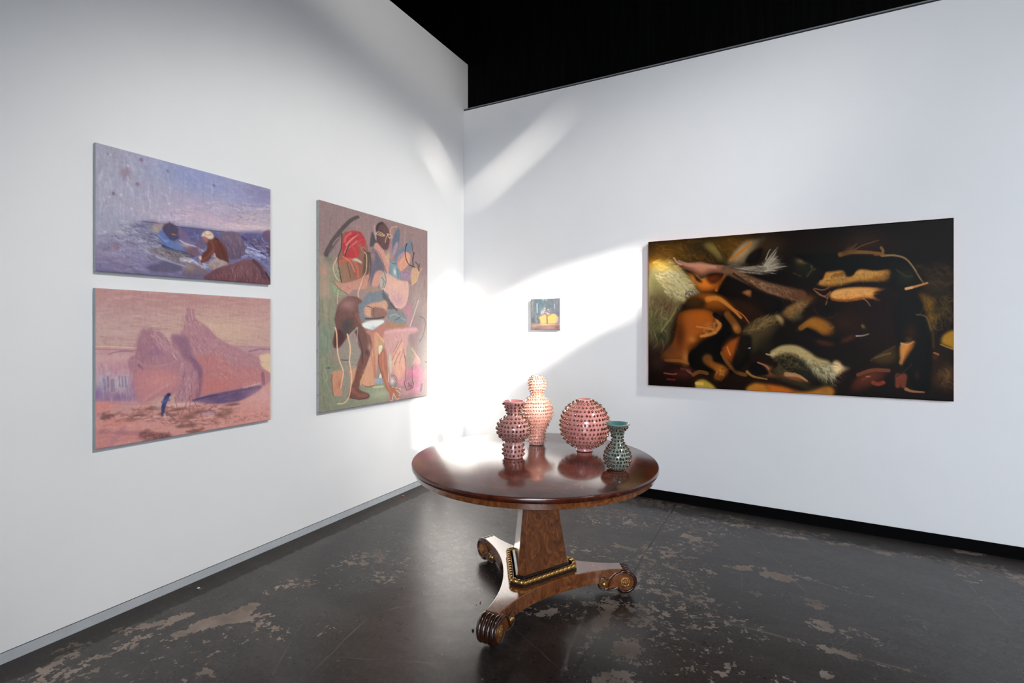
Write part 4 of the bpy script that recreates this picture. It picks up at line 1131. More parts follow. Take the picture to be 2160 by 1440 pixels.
# ---------- picture 3: tangled painted figures on mauve and green
def paint_figures():
    P = Paint([(674, 421), (902, 487), (902, 834), (674, 871)], 300, 450, (150, 122, 120))
    A = lambda: P.frame(660, 410, 6); B = lambda: P.frame(660, 630, 5.76)
    b, s, p = P.blob, P.stroke, P.poly
    P.sk = 1.2; P.fa = .6
    A()
    p([(80, 760), (260, 780), (330, 900), (300, 1440), (80, 1440)], (158, 140, 118), .95, 26, False); b(300, 1150, 90, 200, (122, 142, 106), .8); b(150, 1200, 50, 240, (186, 150, 126), .6); b(200, 820, 60, 60, (112, 112, 98), .7); b(130, 960, 30, 60, (200, 136, 112), .7)
    p([(1270, 1080), (1460, 1000), (1460, 1440), (1240, 1440)], (164, 138, 132), .8, 30, False)
    B()
    p([(80, 0), (300, 0), (300, 400), (230, 700), (900, 1000), (900, 1250), (80, 1380)], (128, 134, 108), .95, 24, False); b(150, 500, 60, 200, (112, 140, 122), .8); b(180, 150, 70, 180, (160, 142, 112), .8); b(700, 1120, 240, 60, (126, 140, 112), .8); b(820, 1150, 130, 60, (166, 166, 130), .7)
    p([(1280, 200), (1400, 180), (1400, 1170), (1290, 1180)], (134, 126, 122), .95, 20, False); b(1300, 60, 90, 160, (168, 148, 138), .7)
    P.fib([(90, 0), (300, 0), (240, 700), (240, 1350), (90, 1370)], 260, 88, 5, 150, 14, [(146, 148, 116), (108, 128, 104), (124, 112, 96), (170, 150, 124), (96, 118, 108)], .35, .05)
    A()
    P.fib([(90, 80), (1450, 470), (1450, 800), (90, 720)], 160, 80, 30, 90, 22, [(156, 128, 126), (142, 114, 114), (150, 126, 118)], .25)
    P.fib([(1280, 1000), (1450, 950), (1450, 1430), (1240, 1430)], 70, 96, 8, 160, 12, [(180, 150, 142), (140, 116, 112), (156, 136, 124)], .45)
    # sweeping charcoal strokes
    s([(570, 285), (480, 330), (370, 440), (270, 570), (200, 690), (170, 760)], 34, (78, 68, 70), .85, .5, 50); s([(350, 500), (280, 600), (210, 710)], 50, (96, 78, 78), .6); s([(250, 260), (222, 350), (215, 500)], 10, (118, 98, 100), .6); s([(340, 540), (290, 580), (250, 640)], 8, (180, 150, 140), .7)
    s([(480, 400), (560, 400), (640, 470), (690, 620)], 10, (176, 130, 126), .7); s([(580, 400), (600, 430)], 16, (200, 120, 110), .7); s([(700, 440), (710, 620), (700, 720)], 12, (170, 130, 128), .6); s([(1170, 420), (1160, 560), (1150, 640)], 8, (180, 160, 160), .6)
    # left torso and red turban
    p([(380, 500), (440, 480), (560, 620), (680, 640), (720, 860), (700, 1020), (560, 1080), (370, 1110), (340, 960), (315, 830), (350, 720)], (146, 96, 76), 1, 3)
    p([(335, 880), (440, 870), (470, 1060), (370, 1110), (345, 980)], (152, 112, 82), .8, 8); p([(560, 820), (650, 820), (640, 1000), (560, 1060), (520, 980)], (150, 84, 66), .7, 10)
    p([(378, 600), (390, 530), (440, 480), (510, 462), (590, 475), (640, 530), (672, 600), (660, 650), (600, 700), (560, 800), (430, 810), (385, 760), (372, 690)], (188, 42, 50), 1, 3)
    s([(400, 600), (420, 540), (480, 490)], 26, (216, 90, 90), .8); s([(420, 640), (500, 560), (580, 500)], 18, (226, 130, 120), .8); s([(450, 680), (560, 590)], 16, (220, 150, 140), .6); s([(480, 540), (600, 490)], 14, (150, 24, 36), .6); s([(400, 740), (440, 650), (470, 600)], 16, (216, 110, 110), .7); s([(440, 700), (430, 740), (460, 640)], 20, (120, 90, 70), .7)
    s([(480, 640), (540, 720), (560, 790)], 30, (206, 60, 48), .8); s([(560, 620), (640, 570), (660, 640)], 24, (200, 60, 56), .7); b(600, 660, 50, 40, (176, 110, 90), .8); s([(560, 680), (640, 640)], 8, (90, 60, 50), .5)
    s([(335, 860), (420, 830), (500, 830), (560, 920), (570, 1040)], 38, (200, 92, 62), .9, .4, 30); s([(380, 790), (470, 850), (530, 980)], 14, (222, 130, 96), .7); p([(500, 830), (540, 805), (610, 845), (615, 875), (560, 850)], (200, 196, 172), .9, 3)
    s([(370, 500), (360, 680), (320, 800), (330, 930), (365, 1110)], 9, (50, 38, 42), .85); s([(470, 620), (430, 700), (410, 780)], 10, (70, 50, 46), .8); s([(430, 870), (460, 970), (475, 1050)], 7, (76, 52, 44), .8)
    p([(650, 760), (720, 740), (720, 900), (690, 1020), (630, 1020), (640, 880)], (92, 76, 64), .9, 4); s([(720, 740), (735, 860), (722, 1020), (690, 1160)], 12, (60, 42, 44), .8); s([(640, 690), (690, 740), (760, 740)], 12, (86, 66, 54), .8)
    P.fib([(260, 800), (330, 860), (340, 1080), (250, 1000)], 50, 60, 30, 60, 8, [(176, 176, 130), (130, 150, 110), (200, 170, 120)], .6)
    p([(250, 1100), (340, 1120), (420, 1270), (250, 1230)], (140, 152, 116), .8, 10); P.fib([(240, 1130), (420, 1260), (260, 1300)], 60, 30, 25, 60, 7, [(170, 180, 130), (110, 140, 100), (190, 190, 150)], .6)
    # outstretched foot and leg
    p([(258, 1100), (300, 1105), (380, 1130), (560, 1080), (700, 1010), (710, 1090), (680, 1190), (560, 1200), (500, 1210), (450, 1260), (340, 1190)], (190, 126, 108), 1, 3, c2=(196, 140, 116)); b(460, 1180, 50, 50, (206, 130, 122), .6); s([(258, 1100), (320, 1180), (440, 1260)], 7, (130, 66, 60), .7); s([(430, 1160), (470, 1200)], 6, (150, 90, 84), .7)
    # centre: dark head, grey torso
    p([(800, 470), (800, 400), (850, 360), (900, 365), (950, 430), (975, 560), (960, 680), (900, 700), (830, 640), (800, 560)], (98, 66, 66), 1, 4); s([(800, 450), (830, 380), (880, 362)], 30, (56, 50, 52), .8); s([(780, 400), (790, 560)], 22, (186, 150, 146), .8); b(900, 520, 36, 110, (116, 76, 76), .7)
    p([(720, 650), (750, 470), (790, 580), (820, 600), (770, 650)], (72, 70, 78), .9, 4); p([(1000, 400), (980, 560), (950, 720), (1000, 830), (1060, 600)], (176, 124, 122), .7, 10)
    for q in ([(790, 500), (830, 475), (870, 490), (910, 520), (860, 525), (800, 500)], [(830, 500), (870, 505), (890, 520)], [(970, 560), (950, 520), (940, 500), (990, 520), (1000, 550), (950, 540)], [(1060, 410), (1010, 415), (980, 460), (985, 510)], [(960, 500), (930, 540), (915, 610)]): s(q, 7, (222, 180, 130), .9)
    p([(740, 720), (790, 690), (900, 900), (900, 960), (880, 1240), (740, 1180), (730, 1000), (745, 850)], (104, 98, 112), 1, 4); b(760, 780, 26, 60, (176, 126, 120), .8); p([(790, 990), (860, 960), (890, 1000), (850, 1100), (810, 1180), (740, 1160)], (208, 142, 122), .95, 4); s([(880, 700), (900, 740), (920, 820)], 22, (216, 140, 100), .7)
    p([(775, 640), (800, 612), (850, 650), (900, 730), (970, 850), (970, 930), (940, 1000), (880, 860), (820, 740), (770, 690)], (204, 142, 126), 1, 3); s([(780, 690), (850, 760), (930, 990)], 6, (90, 60, 66), .7); b(950, 780, 26, 60, (200, 170, 120), .8)
    # ears
    p([(1085, 430), (1098, 480), (1090, 580), (1060, 740), (1020, 800), (1000, 700), (1010, 560), (1040, 480)], (98, 108, 124), 1, 3, edge=(46, 46, 60)); p([(1060, 600), (1075, 640), (1040, 760), (1010, 800), (1010, 700)], (170, 140, 160), .9, 6)
    p([(1235, 570), (1255, 640), (1230, 740), (1150, 780), (1080, 880), (1050, 860), (1060, 760), (1120, 680), (1180, 640)], (112, 124, 140), 1, 3, edge=(60, 60, 74)); p([(1170, 720), (1150, 800), (1070, 870), (1080, 780)], (186, 136, 142), .8, 5)
    p([(1170, 730), (1230, 760), (1225, 860), (1180, 920), (1110, 975), (1070, 880), (1130, 800)], (216, 148, 116), 1, 3)
    s([(1185, 620), (1165, 720), (1180, 820), (1220, 890), (1290, 920)], 12, (46, 34, 40), .9); s([(1250, 610), (1258, 700), (1275, 760)], 9, (56, 46, 52), .8); s([(1280, 740), (1262, 820), (1270, 900)], 14, (50, 38, 42), .85)
    p([(975, 860), (1040, 850), (1070, 920), (1110, 1000), (1100, 1080), (1000, 1040), (970, 1000)], (118, 142, 152), 1, 4); b(1035, 980, 22, 50, (206, 214, 196), .9); s([(1000, 870), (1050, 880)], 10, (76, 96, 112), .8); s([(1060, 940), (1080, 1060)], 18, (96, 122, 134), .9)
    p([(1110, 980), (1180, 960), (1250, 990), (1245, 1060), (1180, 1080), (1120, 1040)], (158, 124, 148), 1, 4); s([(1140, 990), (1180, 980), (1220, 1010)], 6, (110, 86, 110), .7)
    p([(1250, 950), (1310, 930), (1340, 990), (1310, 1090), (1260, 1140), (1240, 1060)], (206, 160, 112), .9, 6); s([(1380, 930), (1340, 1000), (1310, 1090), (1240, 1150)], 7, (226, 180, 120), .9); s([(1300, 860), (1330, 900), (1340, 970)], 22, (84, 62, 62), .7); s([(1350, 880), (1340, 930)], 14, (80, 60, 62), .7)
    # pale belly
    p([(930, 1000), (1000, 1030), (1090, 1085), (1210, 1110), (1215, 1250), (1190, 1380), (1130, 1440), (1060, 1450), (990, 1380), (900, 1230), (890, 1180)], (212, 162, 146), 1, 3); b(1050, 1130, 70, 50, (224, 166, 140), .8); b(1070, 1340, 80, 80, (190, 140, 150), .8); s([(890, 1210), (960, 1330), (1030, 1430), (1090, 1450)], 9, (80, 60, 66), .8); s([(1210, 1100), (1215, 1260), (1180, 1400)], 6, (120, 86, 90), .7)
    p([(860, 1020), (910, 980), (930, 1060), (920, 1160), (870, 1210), (840, 1140)], (176, 164, 150), .95, 4); s([(870, 1050), (900, 1100), (880, 1180)], 6, (70, 60, 60), .8); s([(900, 990), (925, 1080), (900, 1180)], 6, (70, 60, 62), .8)
    p([(700, 1160), (830, 1170), (860, 1230), (700, 1250), (640, 1220)], (160, 130, 112), .9, 5)
    # grey arm
    p([(720, 1240), (900, 1230), (960, 1290), (880, 1350), (740, 1370), (680, 1440), (600, 1440), (590, 1380), (660, 1290)], (112, 122, 130), 1, 4); p([(880, 1230), (940, 1290), (1040, 1440), (930, 1440), (890, 1330)], (86, 86, 92), .9, 4)
    # pale threads
    for q in ([(650, 730), (680, 780), (675, 960), (640, 1040), (600, 1160), (570, 1260), (600, 1350)], [(310, 800), (260, 920), (290, 1040), (330, 1090)], [(320, 1220), (310, 1380)]): s(q, 9, (226, 184, 140), .85)
    B()
    # bent dark leg, hip
    p([(300, 90), (360, 10), (440, -30), (540, -20), (600, 40), (590, 130), (560, 200), (600, 320), (680, 440), (718, 540), (715, 620), (690, 690), (660, 780), (620, 900), (580, 990), (560, 1080), (600, 1120), (680, 1150), (685, 1195), (640, 1215), (560, 1218), (440, 1200), (425, 1180), (440, 1100), (480, 1000), (520, 850), (560, 700), (585, 640), (560, 580), (540, 480), (500, 400), (460, 430), (400, 500), (320, 590), (260, 590), (245, 500), (290, 380), (275, 250)], (108, 68, 60), 1, 3)
    b(420, 60, 110, 80, (158, 114, 108), .8); b(360, 230, 60, 80, (110, 72, 72), .6); p([(360, 280), (460, 240), (490, 330), (440, 420), (380, 470), (350, 380)], (66, 60, 60), .85, 16); p([(270, 400), (340, 380), (390, 480), (320, 580), (262, 580)], (72, 34, 40), .9, 8)
    s([(540, 200), (620, 340), (680, 460), (680, 600)], 56, (134, 82, 66), .7, .5, 40); b(690, 590, 22, 40, (186, 134, 134), .7); b(655, 650, 22, 34, (62, 48, 58), .8); s([(640, 700), (600, 850), (540, 1000), (500, 1100)], 50, (122, 68, 50), .7); s([(620, 900), (590, 960)], 30, (56, 40, 44), .7); s([(470, 1090), (540, 1160), (650, 1180)], 44, (140, 80, 62), .8); s([(430, 1190), (560, 1220), (680, 1190)], 7, (70, 36, 32), .7)
    s([(500, 360), (560, 470), (600, 620), (600, 780)], 16, (60, 50, 54), .7); s([(285, 180), (272, 260), (290, 350)], 6, (60, 40, 44), .6); s([(320, 90), (400, 20), (470, 30)], 5, (70, 50, 54), .5)
    # grey arm, boots and cloths
    p([(560, 60), (640, 40), (700, 60), (640, 110), (625, 200), (640, 270), (600, 280), (570, 220), (555, 140)], (112, 120, 128), 1, 4)
    p([(640, 90), (700, 60), (800, 40), (880, 20), (910, 90), (860, 190), (700, 220), (640, 200), (620, 140)], (196, 142, 112), 1, 3); p([(720, 110), (860, 120), (900, 180), (860, 230), (720, 230)], (128, 88, 80), .9, 5); s([(650, 90), (730, 120), (740, 200)], 6, (80, 56, 52), .8); s([(650, 130), (700, 180), (660, 190), (690, 130)], 5, (226, 176, 140), .8)
    s([(640, 240), (760, 240), (860, 225)], 22, (70, 60, 62), .8); p([(600, 300), (680, 270), (760, 260), (860, 260), (850, 300), (800, 330), (760, 385), (700, 370), (620, 350)], (206, 212, 206), 1, 4); b(740, 350, 40, 24, (150, 170, 190), .8)
    p([(900, 190), (950, 140), (1060, 150), (1110, 190), (1140, 250), (1130, 300), (1020, 305), (930, 260)], (116, 124, 126), 1, 4, edge=(50, 50, 56)); s([(930, 210), (1000, 190), (1060, 220), (1120, 260)], 12, (150, 156, 156), .8); s([(1000, 260), (1060, 220)], 12, (70, 74, 80), .7); s([(940, 60), (1020, 140)], 20, (70, 66, 70), .8)
    p([(1100, 130), (1180, 40), (1200, 200), (1160, 330), (1140, 330), (1140, 240)], (176, 120, 132), .9, 8); s([(1280, 20), (1230, 180), (1180, 330)], 14, (206, 180, 178), .8)
    s([(1300, 215), (1350, 240), (1365, 320), (1330, 460), (1290, 520)], 7, (76, 60, 64), .8); p([(1300, 230), (1350, 260), (1350, 360), (1310, 460), (1270, 400)], (150, 118, 118), .6, 8)
    # thighs and legs, centre
    p([(640, 390), (720, 380), (860, 300), (900, 380), (880, 480), (780, 480), (740, 440), (700, 440)], (176, 110, 96), 1, 5); p([(900, 280), (1000, 300), (1130, 320), (1120, 370), (920, 370)], (166, 112, 80), .95, 5)
    p([(720, 430), (800, 440), (790, 700), (760, 980), (740, 1050), (640, 1065), (570, 1030), (620, 880), (680, 740), (720, 600)], (198, 140, 104), 1, 4); s([(700, 640), (740, 840), (750, 960)], 26, (176, 112, 84), .6); s([(600, 1040), (660, 1068), (740, 1050)], 7, (70, 40, 44), .7); b(640, 950, 46, 80, (206, 146, 110), .7)
    s([(730, 440), (735, 600), (752, 800), (756, 950)], 26, (176, 106, 90), .7)
    p([(780, 470), (870, 470), (870, 560), (800, 570)], (190, 140, 100), .95, 3, False); p([(800, 575), (845, 570), (830, 640), (812, 680), (800, 660)], (206, 206, 156), .95, 2); s([(770, 410), (820, 470), (860, 525)], 8, (222, 170, 124), .9)
    # reaching arm and hand
    p([(800, 690), (830, 640), (870, 600), (900, 640), (895, 760), (910, 900), (930, 1020), (960, 1070), (1040, 1075), (1062, 1095), (1010, 1105), (1050, 1150), (1020, 1160), (1000, 1130), (1048, 1200), (1020, 1212), (980, 1150), (950, 1240), (935, 1230), (930, 1150), (890, 1100), (860, 1000), (820, 880), (795, 770)], (166, 98, 72), 1, 2)
    s([(850, 660), (850, 800), (890, 980), (930, 1090)], 22, (190, 116, 84), .7); s([(915, 900), (915, 1010)], 8, (224, 196, 170), .8); s([(795, 680), (800, 800), (850, 960)], 7, (96, 52, 44), .7)
    for q in ([(960, 1070), (1060, 1090), (1060, 1110)], [(1010, 1105), (1060, 1150), (1050, 1170)], [(975, 1140), (1020, 1215), (1045, 1205)], [(940, 1235), (960, 1230), (975, 1160)]): s(q, 6, (224, 206, 150), .8)
    p([(820, 900), (835, 960), (800, 970)], (206, 206, 160), .9, 2); p([(745, 1000), (770, 960), (840, 965), (850, 1030), (760, 1030)], (142, 152, 176), .9, 3, False); s([(770, 965), (840, 965)], 5, (70, 70, 90), .8); s([(815, 965), (815, 1030)], 5, (90, 90, 110), .8); s([(740, 1075), (850, 1060)], 26, (200, 190, 150), .6)
    # pink stool and drips
    p([(860, 430), (900, 380), (1000, 360), (1200, 340), (1260, 350), (1275, 390), (1220, 420), (1160, 440), (1180, 600), (1290, 720), (1300, 790), (1200, 800), (1150, 900), (1100, 1000), (960, 1010), (920, 900), (900, 700), (870, 560)], (196, 142, 136), .92, 8); s([(880, 410), (1050, 385), (1250, 370)], 36, (206, 148, 156), .85)
    P.fib([(880, 420), (1150, 420), (1180, 620), (1100, 700), (900, 700)], 130, 88, 7, 120, 11, [(214, 162, 158), (176, 120, 116), (200, 150, 130), (190, 130, 140)], .45, .05)
    p([(1060, 520), (1100, 640), (1130, 860), (1040, 980), (980, 860), (960, 760)], (216, 156, 126), .8, 10); p([(920, 700), (950, 680), (960, 860), (940, 900)], (180, 190, 150), .8, 6); p([(1150, 560), (1240, 620), (1230, 740), (1160, 880), (1130, 760)], (150, 140, 122), .85, 8)
    for q in ([(1080, 500), (1020, 620), (960, 740)], [(1060, 640), (1010, 740), (990, 800)], [(1100, 600), (1050, 780)], [(1040, 520), (980, 640)]): s(q, 9, (136, 90, 84), .65)
    s([(1200, 600), (1290, 740)], 12, (222, 180, 150), .7); s([(1240, 760), (1300, 860)], 22, (206, 120, 130), .6)
    b(1210, 900, 90, 70, (214, 110, 146), .85); b(1080, 1020, 60, 40, (222, 130, 150), .8); b(1240, 1080, 80, 60, (200, 120, 146), .8); b(1130, 1130, 70, 40, (196, 146, 140), .7); b(1290, 960, 50, 90, (180, 110, 136), .6)
    P.fib([(1020, 1040), (1260, 860), (1330, 920), (1260, 1160), (1060, 1180)], 110, -40, 26, 60, 9, [(226, 130, 160), (200, 100, 140), (226, 166, 170), (180, 110, 130)], .5)
    s([(1100, 640), (1130, 800), (1120, 980), (1110, 1020), (1140, 1100), (1200, 1080), (1222, 1030), (1205, 980), (1205, 830)], 7, (92, 44, 56), .8)
    for k in range(16): s([(1130 + (k * 37) % 90, 1000 + (k * 23) % 90), (1140 + (k * 53) % 80, 1010 + (k * 41) % 90)], 5, (80, 26, 50), .75)
    for r_ in (60, 44, 26): s([(965 + r_ * math.cos(t / 3.2), 1000 + r_ * 1.3 * math.sin(t / 3.2)) for t in range(-6, 8)], 6, (80, 84, 100), .8)
    b(960, 1000, 24, 40, (206, 206, 200), .8)
    # lower-left blocks and threads
    p([(230, 900), (300, 870), (480, 850), (540, 790), (560, 700), (500, 980), (440, 1100), (420, 1170), (260, 1170), (235, 1050)], (196, 134, 102), 1, 5); b(320, 1040, 26, 50, (176, 96, 66), .7); s([(228, 920), (238, 1080), (250, 1165)], 7, (110, 60, 50), .7)
    p([(450, 440), (500, 520), (578, 640), (530, 800), (440, 880), (460, 1000), (420, 1180), (370, 1200), (350, 1100), (370, 900), (320, 780), (260, 720), (330, 610)], (142, 132, 118), 1, 5); s([(540, 350), (440, 450)], 22, (150, 142, 134), .8); s([(545, 360), (535, 520)], 9, (160, 150, 146), .7)
    P.fib([(330, 620), (560, 600), (520, 800), (440, 900), (360, 860)], 60, 20, 30, 70, 12, [(160, 150, 134), (120, 110, 100), (150, 126, 110)], .45); s([(340, 740), (400, 745), (440, 740)], 9, (70, 60, 60), .8); b(190, 835, 18, 10, (60, 56, 52), .8); s([(170, 700), (230, 750), (360, 790)], 26, (150, 124, 104), .7)
    for q, w in (([(270, 350), (290, 420), (300, 620), (325, 750), (370, 880), (355, 1000), (340, 1080)], 15), ([(420, 430), (450, 560), (455, 640), (445, 760), (465, 880), (470, 1000), (440, 1180), (385, 1260), (300, 1275)], 17)): s(q, w, (228, 178, 134), .92, .3, 9)
    s([(140, 850), (180, 940), (160, 1000)], 6, (170, 180, 150), .6); s([(160, 1000), (230, 1180), (260, 1240)], 8, (170, 150, 120), .5); b(1372, 766, 9, 7, (70, 60, 66), .9); s([(130, 1180), (150, 1340)], 6, (70, 80, 60), .5); s([(1320, 1040), (1310, 1110)], 34, (104, 100, 108), .8)
    P.finish(.8, 3.4, .6)
    return P

# ---------- picture 4: dark swirling old-master battle of limbs and cloth
def paint_baroque():
    P = Paint([(1367, 510), (2012, 459), (2012, 847), (1368, 812)], 620, 318, (14, 9, 6))
    P.frame(1340, 440, 3.0857); P.sk = 1.35; P.fa = .62; P.vol = .55
    b, s, p = P.blob, P.stroke, P.poly
    for x, y, rx, ry, cc in ((700, 660, 260, 120, (46, 24, 10)), (1300, 660, 330, 170, (34, 15, 8)), (1600, 820, 260, 200, (32, 14, 8)), (1000, 1080, 500, 120, (44, 22, 11)), (1750, 640, 200, 200, (26, 14, 8)), (1500, 240, 300, 80, (38, 22, 12)), (400, 900, 300, 250, (40, 20, 10)), (1900, 1000, 200, 180, (44, 27, 13))): b(x, y, rx, ry, cc, .8)
    b(250, 280, 230, 90, (104, 68, 22), .85); b(150, 370, 90, 50, (180, 124, 32), .9); b(620, 250, 200, 90, (112, 72, 18), .8); b(430, 250, 110, 60, (44, 36, 22), .8); b(520, 300, 90, 40, (40, 24, 16), .6); b(880, 240, 120, 70, (56, 38, 20), .7); b(1120, 210, 130, 60, (30, 15, 9), .6); b(1480, 210, 110, 70, (46, 30, 18), .8); b(1700, 420, 160, 60, (24, 18, 10), .6); b(1960, 500, 110, 80, (56, 42, 18), .8)
    P.fib([(90, 230), (700, 190), (700, 340), (90, 400)], 170, 25, 30, 80, 12, [(130, 88, 26), (70, 48, 20), (150, 108, 40), (50, 34, 18)], .3)
    # beams of light
    p([(430, 232), (520, 225), (600, 345), (560, 355), (500, 300)], (122, 104, 52), .8, 7); p([(590, 355), (700, 220), (780, 200), (850, 190), (770, 290), (720, 365), (640, 380)], (136, 114, 82), .85, 7); s([(750, 225), (690, 280), (620, 335)], 16, (186, 104, 26), .75); s([(520, 230), (590, 340)], 12, (76, 48, 12), .8)
    p([(722, 355), (735, 310), (785, 270), (828, 262), (822, 300), (790, 345)], (16, 11, 8), 1, 4)
    # white fleece at the left
    p([(88, 420), (150, 380), (250, 372), (330, 420), (380, 480), (420, 545), (350, 575), (320, 620), (290, 670), (240, 760), (200, 900), (92, 860)], (112, 104, 66), .95, 10)
    b(230, 430, 90, 60, (236, 214, 158), .95); b(290, 500, 90, 50, (200, 184, 130), .8); b(170, 380, 70, 30, (226, 190, 100), .8); b(120, 480, 60, 60, (112, 106, 66), .7); b(140, 600, 80, 80, (82, 72, 48), .9); b(210, 640, 50, 50, (84, 46, 36), .7); b(140, 730, 90, 70, (78, 74, 44), .8); b(160, 830, 90, 60, (40, 42, 26), .9); b(130, 900, 70, 60, (52, 36, 26), .8)
    P.fib([(110, 420), (240, 390), (340, 440), (400, 540), (300, 600), (200, 560)], 330, 35, 16, 60, 8, [(240, 226, 180), (206, 190, 136), (176, 160, 110), (140, 126, 80), (220, 190, 130)], .55, .35)
    P.fib([(90, 560), (300, 600), (240, 760), (190, 880), (90, 800)], 150, 110, 22, 80, 9, [(116, 108, 66), (70, 66, 40), (140, 124, 80), (50, 50, 30), (96, 60, 44)], .5, .35)
    P.fib([(90, 330), (240, 340), (300, 390), (160, 410)], 80, 10, 20, 50, 8, [(226, 180, 70), (200, 150, 50), (240, 210, 130)], .5)
    s([(330, 560), (345, 540), (380, 545)], 12, (90, 86, 90), .8); P.fib([(320, 530), (420, 520), (410, 570), (340, 600)], 60, 55, 16, 50, 6, [(190, 176, 150), (60, 46, 40), (150, 130, 100)], .7, .3)
    s([(270, 640), (240, 700), (170, 800)], 10, (150, 130, 80), .6); s([(180, 640), (170, 700), (210, 720)], 9, (150, 124, 70), .5)
    # orange breast and hand over it
    p([(330, 400), (400, 420), (420, 450), (580, 430), (600, 440), (560, 500), (520, 540), (420, 545), (390, 490)], (168, 88, 26), .98, 6); b(400, 450, 50, 30, (214, 140, 60), .8); p([(470, 445), (560, 420), (570, 445), (520, 490), (480, 480)], (70, 26, 8), .9, 7); s([(590, 430), (560, 490), (530, 530)], 22, (186, 92, 24), .8)
    p([(300, 395), (350, 400), (400, 440), (440, 480), (400, 470), (370, 425)], (46, 24, 12), .95, 4)
    p([(252, 322), (268, 335), (285, 350), (300, 348), (360, 352), (430, 346), (500, 362), (600, 372), (630, 400), (600, 430), (540, 420), (480, 430), (430, 455), (400, 425), (350, 405), (300, 385), (280, 360), (262, 345)], (172, 112, 84), 1, 3, c2=(120, 76, 56)); s([(252, 322), (275, 352), (300, 365)], 9, (206, 150, 120), .9); s([(285, 345), (340, 366), (430, 372), (520, 380)], 20, (196, 140, 112), .6)
    # feathered wing
    p([(560, 395), (620, 370), (760, 380), (840, 360), (880, 300), (930, 240), (920, 320), (980, 376), (900, 410), (860, 425), (760, 420), (640, 420)], (120, 106, 88), .85, 8)
    P.fib([(600, 375), (780, 380), (880, 310), (900, 400), (760, 422), (620, 410)], 150, 0, 6, 80, 7, [(170, 156, 130), (130, 116, 100), (196, 182, 150), (96, 84, 72)], .6, .2, fan=(430, 400))
    for q in ([(840, 370), (880, 310), (930, 250)], [(850, 372), (900, 310), (925, 270)], [(860, 376), (905, 330), (935, 310)], [(850, 330), (870, 280), (885, 262)], [(860, 385), (930, 355)], [(860, 395), (950, 380), (990, 375)], [(850, 405), (930, 405)], [(840, 412), (920, 425)]): s(q, 8, (176, 164, 138), .75, .4, 2)
    s([(600, 385), (760, 410), (880, 418)], 7, (60, 48, 40), .7)
    # diagonal furry arm
    s([(600, 410), (700, 450), (820, 500), (960, 540), (1080, 570)], 48, (112, 78, 52), .92, .5, 60); P.fib([(640, 410), (800, 470), (1050, 540), (1060, 600), (860, 550), (720, 480)], 260, 40, 18, 34, 6, [(160, 120, 84), (96, 66, 44), (186, 146, 104), (80, 44, 28)], .55, .4)
    b(1040, 560, 70, 34, (84, 42, 20), .6); s([(640, 425), (760, 500), (860, 560), (960, 590)], 14, (30, 18, 12), .6)
    # dark gaps and orange thigh
    p([(590, 440), (640, 450), (760, 510), (860, 570), (950, 600), (940, 680), (860, 690), (760, 620), (640, 580), (540, 540)], (15, 10, 8), .95, 7); p([(690, 545), (755, 528), (756, 580), (730, 570)], (132, 82, 44), .95, 3); b(700, 650, 120, 60, (44, 22, 9), .7)
    p([(335, 600), (400, 560), (480, 545), (560, 565), (640, 625), (720, 700), (750, 750), (700, 730), (650, 680), (560, 670), (460, 660), (380, 650), (330, 650)], (112, 56, 15), 1, 5); s([(470, 590), (540, 585), (620, 640), (690, 710)], 28, (202, 122, 44), .85, .7, 12); p([(330, 600), (400, 575), (460, 610), (430, 655), (340, 655)], (34, 24, 12), .8, 10)
    s([(620, 640), (700, 690), (750, 755)], 6, (196, 110, 50), .8)
    # left torso
    p([(300, 670), (380, 652), (480, 660), (530, 700), (557, 760), (530, 810), (470, 840), (420, 870), (395, 905), (355, 930), (352, 1005), (310, 1012), (180, 990), (170, 950), (240, 880), (270, 780), (275, 700)], (122, 62, 20), 1, 5)
    b(440, 700, 70, 40, (172, 84, 18), .85); s([(540, 720), (550, 765), (510, 810), (430, 830)], 26, (206, 130, 62), .8, .8, 14); s([(400, 768), (460, 775), (510, 785)], 10, (206, 132, 66), .6); b(370, 850, 26, 20, (190, 112, 50), .8); b(290, 820, 40, 120, (62, 28, 12), .8); b(330, 970, 26, 50, (176, 110, 56), .8); s([(200, 985), (300, 990), (350, 1006)], 18, (150, 90, 44), .7); b(230, 920, 50, 50, (70, 42, 26), .7)
    P.fib([(450, 740), (550, 750), (520, 810), (440, 840)], 60, -30, 30, 30, 6, [(222, 150, 80), (190, 110, 50)], .5)
    # black hollow
    p([(350, 945), (400, 905), (450, 865), (540, 815), (580, 760), (560, 700), (600, 700), (640, 740), (640, 800), (590, 850), (560, 900), (580, 980), (640, 1030), (620, 1080), (560, 1050), (440, 1070), (360, 1020)], (10, 8, 6), 1, 4); s([(520, 690), (600, 760), (590, 820)], 30, (12, 8, 6), .9)
    s([(600, 690), (640, 740), (670, 790)], 36, (122, 70, 24), .9, .6, 40); b(655, 775, 22, 24, (196, 124, 56), .7)
    # head lower centre
    p([(562, 930), (580, 890), (640, 850), (690, 825), (720, 860), (715, 930), (690, 970), (640, 985), (640, 1040), (590, 1000)], (122, 56, 16), 1, 4); b(640, 880, 36, 30, (156, 76, 22), .8); s([(600, 900), (612, 930), (620, 950)], 9, (212, 130, 60), .8); s([(664, 905), (668, 925)], 8, (226, 150, 90), .8); s([(565, 940), (600, 1000), (660, 1060), (720, 1080)], 22, (130, 84, 34), .7)
